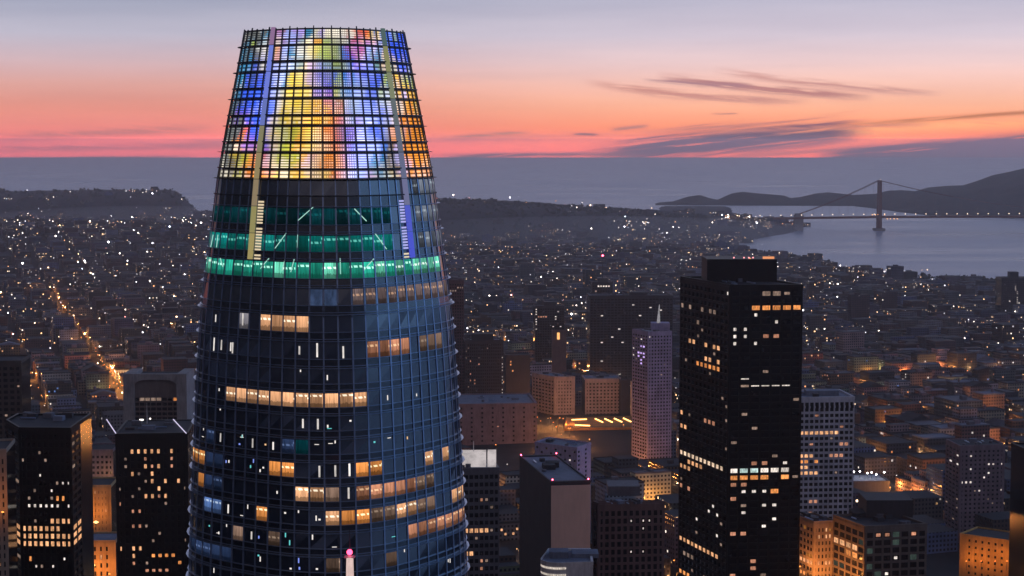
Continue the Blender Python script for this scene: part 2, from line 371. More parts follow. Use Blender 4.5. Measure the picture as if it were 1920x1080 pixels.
m_, t, out = mat('sea_water'); pos = t.new('ShaderNodeNewGeometry').outputs['Position']; px, py, pz = t.sep(pos)
swell = t.noise(t.xyz(t.m('MULTIPLY', px, .35), py, 0.0), .012, 5, .6)
patch = t.noise(t.xyz(t.m('MULTIPLY', px, .25), py, 7.0), .0035, 4, .6)
p = princ(t, out, t.ramp(patch, [(.35, (.20, .235, .33)), (.65, (.34, .38, .50))]), t.ramp(patch, [(.3, (.24,) * 3), (.7, (.42,) * 3)]), .5)
b = t.new('ShaderNodeBump'); b.inputs['Strength'].default_value = .6; b.inputs['Distance'].default_value = 6; t.put(b.inputs['Height'], swell); t.l.new(b.outputs[0], p.inputs['Normal'])
mb = MB(); mb.quad((-13000, -2500, 0), (13000, -2500, 0), (13000, 34200, 0), (-13000, 34200, 0)); tag(mb.build('sea', m_), 'grey evening sea and bay water', 'water', kind='structure')

# headlands across the strait
HU = [1205, 1236, 1262, 1290, 1312, 1330, 1345, 1372, 1392, 1420, 1445, 1470, 1482, 1500, 1530, 1552, 1580, 1600, 1640, 1665, 1690, 1715, 1740, 1775, 1805, 1830, 1860, 1890, 1920, 1980, 2100, 2300, 2600]
HV = [390, 379, 377, 368, 365, 371, 374, 362, 359, 362, 364, 366, 371, 369, 362, 360, 363, 365, 363, 357, 356, 358, 351, 348, 347, 339, 328, 322, 315, 305, 300, 320, 340]
HD = np.interp(np.arange(1205, 2601), [1205, 1560, 1680, 1760, 1920, 2600], [8800, 8900, 8700, 8400, 8200, 8000])
def headland(X, Yt):
    """X: bearing column, Yt: -1 shore .. 0 crest .. 1 behind"""
    cd_ = np.interp(X, np.arange(1205, 2601), HD); v = np.interp(X, HU, HV)
    crest = CAMH - (v - 265) / F * cd_
    prof = np.where(Yt < 0, np.clip(1 - (-Yt) ** 1.25, 0, 1), 1 - sstep(Yt, 0, 1))
    return crest, prof, cd_
us = np.arange(1205, 2602, 3.0); ts = np.concatenate([np.linspace(-1.02, 0, 26), np.linspace(.06, 1, 8)])
Ug, Tg = np.meshgrid(us, ts); crest, prof, cdist = headland(Ug, Tg)
shore = np.interp(Ug, [1205, 1600, 1690, 1760, 1920, 2600], [8600, 8480, 7700, 7250, 7100, 7000])
D = np.where(Tg < 0, cdist + Tg * (cdist - shore), cdist + Tg * np.clip(crest * 5, 60, 900))
Xw = (Ug - 960) / F * D; gully = lump(Xw, D, 210, 1.9) * (1 - np.abs(Tg)) * .10 + .05 * lump(Xw, D, 60, 6.0) * (Tg != 0)
Zw = crest * np.clip(prof + gully * (np.abs(Tg) > .03) * np.clip(-Tg * 6, 0, 1), -.02, 1.0) - 6 * (Tg < -.97) - 8 * (Tg > .95)
mb = MB(); n1, n2 = Ug.shape; mb.v = [tuple(q) for q in np.stack([Xw, D, Zw], -1).reshape(-1, 3)]
for i in range(n1 - 1):
    for j in range(n2 - 1):
        k = i * n2 + j; mb.f.append((k, k + 1, k + n2 + 1, k + n2)); mb.mi.append(0); mb.uv.append(None); mb.col.append(None)
m_, t, out = mat('coastal_scrub'); pos = t.new('ShaderNodeNewGeometry').outputs['Position']
princ(t, out, t.ramp(t.noise(pos, .006, 6, .65), [(.3, (.016, .018, .016)), (.7, (.05, .042, .036))]), .95, .1)
M_scrub = m_
o = mb.build('headland_hills', m_); o.data.polygons.foreach_set('use_smooth', [True] * len(o.data.polygons)); tag(o, 'dark bare hills across the strait behind the bridge', 'hills', kind='structure')

# ------------------------------------------------------------------ the tall tapering glass tower with the light-screen crown
TCY = 340.0; TCX = at(612, 400, TCY).x
PV = [55, 70, 150, 240, 300, 365, 480, 560, 700, 850, 1000, 1080, 1400, 3800]
PW = [147, 150, 165, 183.5, 195.5, 205.5, 221, 233.5, 243.5, 252.5, 260.5, 263.5, 272, 285]
PZ = [at(612, v, TCY).z for v in PV]
def TR(z): return float(np.interp(-z, [-q for q in PZ], PW)) * 0.1
NB = 56
phi = np.linspace(pi / 4, pi / 4 + 2 * pi, 4321); ne = 2.8
rr = 2 ** (1 / ne - .5) / (np.abs(np.cos(phi)) ** ne + np.abs(np.sin(phi)) ** ne) ** (1 / ne)
wang = phi - pi / 4 + R(-79.6); cx_, cy_ = rr * np.cos(wang), rr * np.sin(wang)
arc = np.concatenate([[0], np.cumsum(np.hypot(np.diff(cx_), np.diff(cy_)))]); s_ = np.linspace(0, arc[-1], NB + 1)
UX, UY = np.interp(s_, arc, cx_), np.interp(s_, arc, cy_)
def tpt(k, z, off=0.0, inset=0.0):
    """point on the skin at bay line k (may be fractional), height z, off metres outside"""
    k = k % NB; i = int(k); f = k - i; r = TR(z)
    x = UX[i] + (UX[i + 1] - UX[i]) * f; y = UY[i] + (UY[i + 1] - UY[i]) * f; q = hypot(x, y)
    return Vector((TCX + x * (r + off / q), TCY + y * (r + off / q), z))
ticks = [62, 91, 139, 188, 237, 285, 333, 381, 429, 476, 522, 569, 615, 662] + [662 + 40.6 * i for i in range(1, 16)]
FZ = [at(612, v, TCY).z for v in ticks]                             # floor lines from the top down
while FZ[-1] > 8: FZ.append(FZ[-1] - 4.1)
sky_t = tag(empty('skyscraper', (TCX, TCY, 0)), 'tall tapering blue glass skyscraper whose rounded crown glows in coloured lights', 'skyscraper')
INV = Matrix.Translation((-TCX, -TCY, 0))
def tb(mb, name, mats):
    o = mb.build(name, mats, sky_t); o.matrix_parent_inverse = INV; return o
mG, t, out = mat('tower_curtain_glass'); pos = t.new('ShaderNodeNewGeometry').outputs['Position']
princ(t, out, t.ramp(t.noise(pos, .3, 2), [(.3, (.006, .010, .022)), (.7, (.014, .024, .050))]), .06, .5).inputs['IOR'].default_value = 2.5
M_span = glass('tower_spandrel', (.006, .009, .018), .16, .5)
next(n for n in M_span.node_tree.nodes if n.type == 'BSDF_PRINCIPLED').inputs['IOR'].default_value = 2.0
CROWN = 7
def vis(f):                                                         # vision glass band of floor f: z bottom, z top
    h = FZ[f] - FZ[f + 1]; return FZ[f] - .64 * h, FZ[f] - .05 * h
g = MB(); jr = random.Random(3)
for f in range(6, len(FZ) - 1):
    z1, z0 = FZ[f], FZ[f + 1]; zb, zt = vis(f)
    for k in range(NB):
        j1, j2 = (jr.random() - .5) * .06, (jr.random() - .5) * .06
        g.quad(tpt(k, zb, j1), tpt(k + 1, zb, -j1), tpt(k + 1, zt, j2), tpt(k, zt, -j2), 0)
        g.quad(tpt(k, z0), tpt(k + 1, z0), tpt(k + 1, zb), tpt(k, zb), 1); g.quad(tpt(k, zt), tpt(k + 1, zt), tpt(k + 1, z1), tpt(k, z1), 1)
tb(g, 'glass_wall', [mG, M_span])
def ring(mb, z, off, th, ins=-.02, ks=None):
    for k in (ks or range(NB)):
        a, b = tpt(k, z, ins), tpt(k + 1, z, ins); c_, d = tpt(k + 1, z, off), tpt(k, z, off); e = Vector((0, 0, th))
        mb.quad(a + e, d + e, c_ + e, b + e); mb.quad(d, c_, c_ + e, d + e); mb.quad(a, b, c_, d)
for f in range(1, 34):
    h = FZ[f] - FZ[f + 1]
    for dz_, off_, th_ in (((0, .72, .10), (.615, .30, .22)) if f < CROWN else ((0, .68, .09), (.66, .36, .09), (.92, .30, .10))):
        mb = MB(); ring(mb, FZ[f] - dz_ * h, off_, th_); tb(mb, 'sunshade_fin', M_metal if f < CROWN else M_steel)
for k in range(NB):
    mb = MB(); zs = [z for i, z in enumerate(FZ) if z > 100][::2]; zs[0] = FZ[0] + (.25 if k % 3 else .5)
    dk, dep = .055, .16
    for a, b in zip(zs[:-1], zs[1:]):
        P = [tpt(k - dk, a, -.05), tpt(k + dk, a, -.05), tpt(k + dk, a, dep), tpt(k - dk, a, dep)]
        Q = [tpt(k - dk, b, -.05), tpt(k + dk, b, -.05), tpt(k + dk, b, dep), tpt(k - dk, b, dep)]
        dark = 1 if b > FZ[7] - 1 else 0
        mb.quad(Q[2], Q[3], P[3], P[2], dark) if False else mb.quad(Q[3], Q[2], P[2], P[3], dark)
        mb.quad(Q[2], Q[1], P[1], P[2], dark); mb.quad(Q[0], Q[3], P[3], P[0], dark)
    tb(mb, 'mullion', [M_steel, M_metal])
# crown light screen
PAL = dict(W=(1.0, .90, .72), B=(.05, .13, 1.0), L=(.50, .60, 1.25), Y=(1.0, .70, .10), O=(1.0, .33, .04), R=(.85, .15, .05), G=(.42, .52, .06), T=(.06, .28, .50), V=(.55, .42, 1.0), D=(.14, .15, .15), M=(.35, .16, .34))
SCREEN = ["DDTMMLVTWVWWWRROYTBB", "TDWWLLTWYGGGTRVLTYBB", "TBBLLTYYVVBGTLBBGTYG", "DBBLWYYWYYORWGBBLWRO", "DRBBYGGRYWRDRVLBDLOO", "DGORLWGRVWROVLLTDLOO", "WYORRGOYYYRWWDOWYLDT"]
def s_of(k, z): return (proj(tpt(k + .5, z))[0] - 612) / (TR(z) * 10)
def palette(f, s, fr):
    x = min(max((s + 1) / 2 * 20 - .5, 0), 18.999); i = int(x); q = x - i; q = q * q * (3 - 2 * q); q = q * q * (3 - 2 * q)
    a, b = PAL[SCREEN[f][i]], PAL[SCREEN[f][i + 1]]; c1 = [p_ * (1 - q) + r_ * q for p_, r_ in zip(a, b)]
    if fr > .6 and f < 6:
        a, b = PAL[SCREEN[f + 1][i]], PAL[SCREEN[f + 1][i + 1]]; c2 = [p_ * (1 - q) + r_ * q for p_, r_ in zip(a, b)]
        c1 = [(x_ + y_) / 2 for x_, y_ in zip(c1, c2)]
    return c1
scr, back = MB(), MB(); cr_ = random.Random(11)
def field(s, y, q): return .5 + .5 * (sin(s * 5.1 + q) * cos(y * 1.3 + q * 2) + .7 * sin(s * 9.3 + y * 1.9 + q * 3.1) + .4 * sin(s * 17 - y * 3.7 + q)) / 2.1
def lightmap(s, y):
    """colour shown by the screen at s (-1 left .. 1 right) and storey y (0 top .. 7): soft patches"""
    y = min(max(y - .35, 0), 5.999); i = int(y); q = y - i
    a, b = palette(i, s, 0), palette(i + 1, s, 0); return [x_ * (1 - q) + z_ * q for x_, z_ in zip(a, b)]
BLOBS = [(.28, 5.3, .13, .9, 'L', 1.0), (.30, 4.3, .16, 1.0, 'B', .8), (.42, 3.3, .17, .8, 'L', .7), (.30, 1.6, .14, .9, 'B', .8), (-.12, 3.6, .20, .9, 'O', .8), (-.28, 3.2, .14, .8, 'Y', .9), (-.22, 4.7, .13, .8, 'Y', .8), (-.74, 2.6, .13, .9, 'B', .9), (-.66, 3.6, .12, .8, 'B', .8), (-.02, 1.3, .10, .6, 'G', .9), (.03, 5.2, .13, 1.0, 'O', .8), (-.62, 5.6, .16, .7, 'O', .8), (.86, 4.4, .14, 1.6, 'O', .9), (.80, .6, .16, .9, 'B', .9), (-.40, 6.3, .3, .5, 'Y', .6), (-.05, 2.2, .10, .6, 'B', .7)]
def shade(s, y, alt):
    c_ = lightmap(s + .05 * sin(y * 5 + s * 11), y)
    for bs, by, rs, ry, nm, k in BLOBS:
        g_ = k * math.exp(-((s - bs) / rs) ** 2 - ((y - by) / ry) ** 2); c_ = [a_ * (1 - g_ * .8) + b_ * g_ * 1.15 for a_, b_ in zip(c_, PAL[nm])]
    return c_ if alt is None else [a_ * .35 + b_ * .65 for a_, b_ in zip(c_, alt)]
for f in range(CROWN):
    z1 = FZ[f]; h = FZ[f] - FZ[f + 1]
    rows = [(.05, .60, 6 if f else 4), (.67, .95, 2)] if f < 6 else [(.05, .64, 7)]
    for k in range(NB):
        s = s_of(k, z1 - h * .3)
        if tpt(k + .5, z1).y > TCY + 6: s = cr_.uniform(-1, 1)
        for r0, r1, ns_ in rows:
            cell = cr_.uniform(.88, 1.12); white = cr_.random(); js, jy = cr_.gauss(0, .02), cr_.gauss(0, .16); alt = PAL[cr_.choice('YYOOBWLGR')] if cr_.random() < .03 else None
            zb, zt = z1 - r1 * h, z1 - r0 * h
            for i in range(4):
                a, b = i / 4, (i + 1) / 4; bq = tuple(x_ * (.10 + .42 * field(s + i * .01, f + r0, 2.2)) * cell for x_ in shade(s + (i - 1.5) * .022 + js, f + r0 + jy, alt))
                back.quad(tpt(k + .04 + .92 * a, zb, -.30), tpt(k + .04 + .92 * b, zb, -.30), tpt(k + .04 + .92 * b, zt, -.30), tpt(k + .04 + .92 * a, zt, -.30), 0, None, bq)
            for i in range(ns_):
                p0 = r0 + (r1 - r0) * (i + .26) / ns_; p1 = r0 + (r1 - r0) * (i + .80) / ns_
                segs = [(.10 + .205 * q, .24 + .205 * q) for q in range(4)] if (k < 2 or k > 53) else [(.10, .37), (.37, .64), (.64, .90)]
                for a, b in segs:
                    s2 = s + ((a + b) / 2 - .5) * .09; base = shade(s2 + js, f + p0 + jy, alt)
                    fl = field(s2 * 1.6, (f + p0) * 1.5, 5.0); wmix = min(.9, max(0, -.46 + .84 * fl + .30 * (white - .5) + .22 * (i / ns_ - .4) + .12 * cr_.gauss(0, 1)))
                    if base[2] > .75 and base[0] < .35: wmix *= .62
                    br_lum = cell * (.62 + .95 * field(s2, f + p0, .4))
                    col = tuple((b_ * (1 - wmix) + w_ * wmix) * br_lum * 1.12 for b_, w_ in zip(base, (1.08, .98, .88)))
                    scr.quad(tpt(k + a, z1 - p1 * h, -.12), tpt(k + b, z1 - p1 * h, -.12), tpt(k + b, z1 - p0 * h, -.12), tpt(k + a, z1 - p0 * h, -.12), 0, None, col)
M_screen = attr_glow('crown_lights', 1.0)
tb(scr, 'light_screen', M_screen)
for k in range(NB):                                                # dark drum behind the screen
    for f in range(7):
        back.quad(tpt(k, FZ[f + 1], -.55), tpt(k + 1, FZ[f + 1], -.55), tpt(k + 1, FZ[f], -.55), tpt(k, FZ[f], -.55), 1)
tb(back, 'screen_backing', [attr_glow('crown_backing_light', 1.0), M_metal])
mb = MB(); mb.poly([tpt(k, FZ[0] - .5, -.4) for k in range(NB)]); ring(mb, FZ[0] - .1, .10, .18); tb(mb, 'roof_deck', M_metal)
for k0, cols in ((48.75, [(.33, .19, .36), (.20, .26, .85), (.20, .26, .85), (.17, .22, .60), (.28, .26, .15), (.36, .28, .14), (.33, .25, .15), (.36, .32, .13), (.44, .36, .14), (.40, .36, .14)]),
                 (7.05, [(.10, .16, .16), (.30, .30, .14), (.26, .29, .18), (.15, .18, .20), (.15, .17, .24), (.16, .18, .30), (.19, .20, .36), (.10, .13, .70), (.09, .12, .75), (.12, .16, .42)])):
    for kk in (k0, k0 + 28):
        mb = MB()
        for f in range(10):
            z1, z0 = FZ[f] + (.4 if f == 0 else 0), FZ[f + 1] if f < 9 else FZ[9]
            if f == 9: continue
            c0 = cols[f]
            A = [tpt(kk - .19, z0, 0), tpt(kk + .19, z0, 0), tpt(kk + .19, z0, .6), tpt(kk - .19, z0, .6)]
            B = [tpt(kk - .19, z1, 0), tpt(kk + .19, z1, 0), tpt(kk + .19, z1, .6), tpt(kk - .19, z1, .6)]
            for i, j in ((3, 2), (2, 1), (0, 3)): mb.quad(A[i], A[j], B[j], B[i], 0, None, c0)  # crown light falling on the pilaster, put into its glow colour
            if f >= 6:                                              # the lit strip that runs down beside it
                for i in range(9):
                    if i == 6 or (f == 6 and i < 6): continue
                    p0, p1 = (i + .2) / 9, (i + .78) / 9; hh = z1 - z0; sg = .30 if k0 > 20 else -.92
                    cc = (1, .80, .52) if k0 > 20 else ((.55, .55, 1.1) if f < 8 or i < 6 else (1, .85, .6))
                    mb.quad(tpt(kk + sg, z1 - p1 * hh, .12), tpt(kk + sg + .62, z1 - p1 * hh, .12), tpt(kk + sg + .62, z1 - p0 * hh, .12), tpt(kk + sg, z1 - p0 * hh, .12), 0, None, cc)
        tb(mb, 'lit_pilaster', attr_glow('pilaster_glow_and_strip_light', .8))
# roof crane platform
p0 = at(652, 61.5, TCY - 8); mb = MB()
mb.box(p0.x, p0.y, p0.z - .1, 6.6, 1.2, .35); mb.box(p0.x - 2.8, p0.y, p0.z - 1.8, .2, .2, 1.7); mb.box(p0.x + .3, p0.y, p0.z - 1.9, 1.6, 1.0, 1.8); mb.box(p0.x + .1, p0.y - .2, p0.z + .25, 2.4, .3, .18)
tb(mb, 'roof_crane', M_metal)
def interior(name, color, strength, lamp=(1, .82, .6), curtain=.5, dark=.55):
    """a lit room: ceiling lamps, curtains and furniture that break up the glow (UV: one unit per window)"""
    m_, t, out = mat(name); uvn = t.new('ShaderNodeUVMap'); uvn.uv_map = 'UVMap'; u, v, _ = t.sep(uvn.outputs[0])
    rnd = t.new('ShaderNodeObjectInfo').outputs['Random']
    wn = t.new('ShaderNodeTexWhiteNoise', noise_dimensions='2D'); t.put(wn.inputs[0], t.xyz(t.m('FLOOR', t.m('MULTIPLY', u, 1.001)), t.m('MULTIPLY', rnd, 31.0), 0)); r1, r2, r3 = t.sep(wn.outputs[1])
    cur = t.step(t.noise(t.xyz(t.m('MULTIPLY', u, 9.0), t.m('MULTIPLY', v, .5), 0), 1.0, 3, .7), .32, .62)
    fall = t.m('ADD', .62, t.m('MULTIPLY', v, .5))
    furn = t.m('MULTIPLY', t.m('LESS_THAN', v, t.m('ADD', .08, t.m('MULTIPLY', t.noise(t.xyz(t.m('MULTIPLY', u, 5.0), 3.0, 0), 1.0, 1), .42))), dark)
    su = t.m('ABSOLUTE', t.m('SUBTRACT', t.m('FRACT', t.m('ADD', t.m('MULTIPLY', u, 2.0), t.m('MULTIPLY', v, .9))), .5))
    row = t.m('MULTIPLY', t.m('LESS_THAN', t.m('ABSOLUTE', t.m('SUBTRACT', v, t.m('ADD', .55, t.m('MULTIPLY', r2, .3)))), .07), t.m('LESS_THAN', su, .33))
    lamps = t.m('MULTIPLY', row, t.m('GREATER_THAN', r3, .35))
    s_ = t.m('MULTIPLY', fall, t.m('SUBTRACT', 1.0, t.m('MULTIPLY', t.m('SUBTRACT', 1.0, cur), curtain)))
    s_ = t.m('MULTIPLY', t.m('MULTIPLY', s_, t.m('SUBTRACT', 1.0, furn)), t.m('ADD', .32, t.m('MULTIPLY', r1, 1.05)))
    e = t.new('ShaderNodeEmission'); t.put(e.inputs[0], t.mix(lamps, color, lamp)); t.put(e.inputs[1], t.m('MULTIPLY', t.m('ADD', s_, t.m('MULTIPLY', lamps, .8)), strength))
    t.l.new(e.outputs[0], out.inputs[0]); m_.cycles.emission_sampling = 'NONE'; return m_
I_warm = interior('warm_office', (1, .50, .25), 1.0); I_orange = interior('orange_office', (1, .36, .09), .95, (1, .8, .45)); I_salmon = interior('salmon_office', (1, .42, .24), .62, (1, .6, .34), .6)
I_dim = interior('dim_office', (1, .62, .45), .26, (1, .7, .5), .6); I_blue = interior('blue_office', (.22, .42, 1.0), .55, (.6, .75, 1)); I_dblue = interior('dim_blue_office', (.12, .22, .55), .22, (.3, .45, .9)); I_dw = interior('dim_white_office', (.8, .75, .85), .30, (1, .9, .9))
# cells for lit rooms
CELLS = []
for f in range(6, 30):
    zb, zt = vis(f)
    for k in list(range(0, 16)) + list(range(40, NB)):
        CELLS.append((f, k) + proj(tpt(k + .5, (zb + zt) / 2)))
CA = np.array(CELLS)
def cell_at(u, v):
    i = int(np.argmin((CA[:, 2] - u) ** 2 + (CA[:, 3] - v) ** 2)); return int(CA[i, 0]), int(CA[i, 1])
used = set(); TOI = {}
def room(f, ks, m_, name='lit_window', a=.07, b=.93, lo=0., hi=1.):
    mb = MB(); zb, zt = vis(f); zb, zt = zb + (zt - zb) * lo, zb + (zt - zb) * hi; last = None
    for k in ks:
        if (f, k % NB) in used: continue
        if last is not None and k != last + 1 and mb.v: tb(mb, name, m_); mb = MB()
        last = k; used.add((f, k % NB)); j_ = (k * 7 + f * 13) % 97; mb.quad(tpt(k + a, zb, .05), tpt(k + b, zb, .05), tpt(k + b, zt, .05), tpt(k + a, zt, .05), 0, [(j_, 0), (j_ + 1, 0), (j_ + 1, 1), (j_, 1)])
    if mb.v: tb(mb, name, m_)
def span(u0, v0, u1, m_, **kw):
    f, k0 = cell_at(u0 + 9, v0); _, k1 = cell_at(u1 - 9, v0)
    k1 = min((c_ for c_ in CELLS if c_[0] == f), key=lambda c_: abs(c_[2] - (u1 - 9)))[1]
    k0 = min((c_ for c_ in CELLS if c_[0] == f), key=lambda c_: abs(c_[2] - (u0 + 9)))[1]
    if k1 < k0: k1 += NB
    m_ = {'warm_room': I_warm, 'orange_room': I_orange, 'salmon_room': I_salmon, 'dim_room': I_dim, 'blue_room': I_blue, 'dim_blue_room': I_dblue, 'dim_white_room': I_dw}.get(m_.name, m_)
    room(f, range(k0, k1 + 1), m_, **kw)
G_teal = interior('teal_plant_room', (.004, .27, .25), .72, (.12, .55, .46), .6, .25)
G_teald = interior('dim_teal_plant_room', (.005, .14, .18), .34, (.01, .2, .22), .8, .3)
G_green = interior('green_plant_room', (.03, .60, .42), .92, (.45, 1, .8), .65, .4)
G_greenb = interior('bright_green_plant_room', (.22, 1.0, .68), .85, (.8, 1, .9), .8, .6)
G_pale = interior('pale_corner_room', (.45, .52, .66), .40, (.6, .7, .8), .5, .3)
G_pink = interior('pinkish_corner_room', (.62, .44, .44), .36, (1, .6, .4), .7, .5)
room(7, range(41, 56), G_teald, 'plant_floor'); room(7, range(0, 5), G_teald, 'plant_floor')
room(8, range(41, 56), G_teal, 'plant_floor'); room(8, range(0, 5), G_teal, 'plant_floor')
room(9, [43, 51, 55], G_greenb, 'plant_floor'); room(9, range(41, 56), G_green, 'plant_floor'); room(9, [3, 5, 7, 8, 9, 10], G_greenb, 'plant_floor'); room(9, range(0, 11), G_green, 'plant_floor')
for f in (6, 7, 8): room(f, range(8, 13), G_pale, a=.25, b=.85)
room(10, range(1, 12), G_pink, a=.12, b=.88)
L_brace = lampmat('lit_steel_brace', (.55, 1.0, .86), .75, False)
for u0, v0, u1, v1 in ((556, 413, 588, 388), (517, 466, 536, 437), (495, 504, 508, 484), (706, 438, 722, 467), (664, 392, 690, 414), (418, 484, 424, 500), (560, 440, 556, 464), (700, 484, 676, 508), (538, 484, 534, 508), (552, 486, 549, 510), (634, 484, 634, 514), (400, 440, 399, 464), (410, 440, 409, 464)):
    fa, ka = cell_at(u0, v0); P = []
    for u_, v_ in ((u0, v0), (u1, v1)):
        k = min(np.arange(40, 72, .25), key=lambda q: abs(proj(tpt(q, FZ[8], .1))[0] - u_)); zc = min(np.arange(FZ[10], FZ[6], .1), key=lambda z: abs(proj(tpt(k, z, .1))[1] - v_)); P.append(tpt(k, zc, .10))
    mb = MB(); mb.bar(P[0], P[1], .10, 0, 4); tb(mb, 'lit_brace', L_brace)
for a in ((485, 602, 577, G_warm), (440, 600, 472, G_dimw), (433, 733, 690, G_warm), (690, 655, 766, G_salmon), (786, 640, 824, G_dim), (358, 846, 390, G_orange), (392, 850, 425, G_dimblue), (368, 886, 388, G_orange), (390, 892, 425, G_dimblue),
          (388, 935, 425, G_blue), (345, 1012, 432, G_dimblue), (510, 870, 538, G_orange), (552, 920, 594, G_warm), (485, 957, 510, G_orange), (678, 872, 706, G_orange), (800, 850, 820, G_warm), (828, 845, 848, G_warm), (683, 912, 776, G_salmon),
          (778, 900, 815, G_dim), (653, 960, 696, G_orange), (700, 955, 735, G_dim), (748, 948, 780, G_warm), (780, 940, 815, G_dim), (842, 922, 864, G_warm), (772, 975, 864, G_salmon), (604, 965, 632, G_warm), (604, 1040, 632, G_dim), (725, 1032, 750, G_dim), (512, 1030, 535, G_dim),
          (384, 810, 400, G_dimblue), (522, 826, 545, G_dimblue), (566, 826, 588, G_teald), (446, 985, 466, G_dim), (612, 915, 634, G_dim)): span(a[0], a[1], a[2], a[3])
G_slit = glow('bright_slit', (1, .92, .86), 1.0, var=.2)
for u_, v_ in ((403, 632), (418, 632), (433, 633), (447, 636), (404, 590), (466, 600), (590, 648), (566, 648), (656, 656), (608, 872), (592, 815), (590, 785), (480, 818), (428, 962), (470, 1020), (655, 916), (660, 872), (698, 872), (520, 822), (412, 820), (610, 885), (558, 802)):
    f, k = cell_at(u_, v_)
    if (f, k) in used and v_ < 700: used.discard((f, k))
    a = .2 + random.random() * .5; room(f, [k], G_slit, a=a, b=a + .12, lo=random.uniform(0, .3), hi=random.uniform(.7, 1))
# small glowing specks painted on the dark glass as reflected city lights
G_spot = {c_: lampmat('spot_' + c_, v_, 1.0, False) for c_, v_ in (('white', (1, .92, .85)), ('blue', (.25, .35, 1)), ('warm', (1, .6, .3)), ('teal', (.15, .7, .7)))}
sr = random.Random(5)
for i in range(120):
    u_ = sr.choice([sr.uniform(356, 640), sr.uniform(380, 600), sr.uniform(620, 850)]); v_ = sr.uniform(690, 1078)
    if u_ > 640 and sr.random() < .6: continue
    f, k = cell_at(u_, v_)
    if (f, k) in used: continue
    mb = MB(); zb, zt = vis(f); z = sr.uniform(zb + .2, zt - .2); q = k + sr.uniform(.15, .7); wd, ht = sr.choice([(.10, .5), (.14, .3), (.3, .12), (.08, .9)])
    mb.quad(tpt(q, z, .04), tpt(q + wd, z, .04), tpt(q + wd, min(z + ht, zt), .04), tpt(q, min(z + ht, zt), .04))
    tb(mb, 'reflected_speck', G_spot[sr.choice(['white'] * 7 + ['blue', 'warm', 'teal'])])
room(10, [54, 55], G_dimblue)

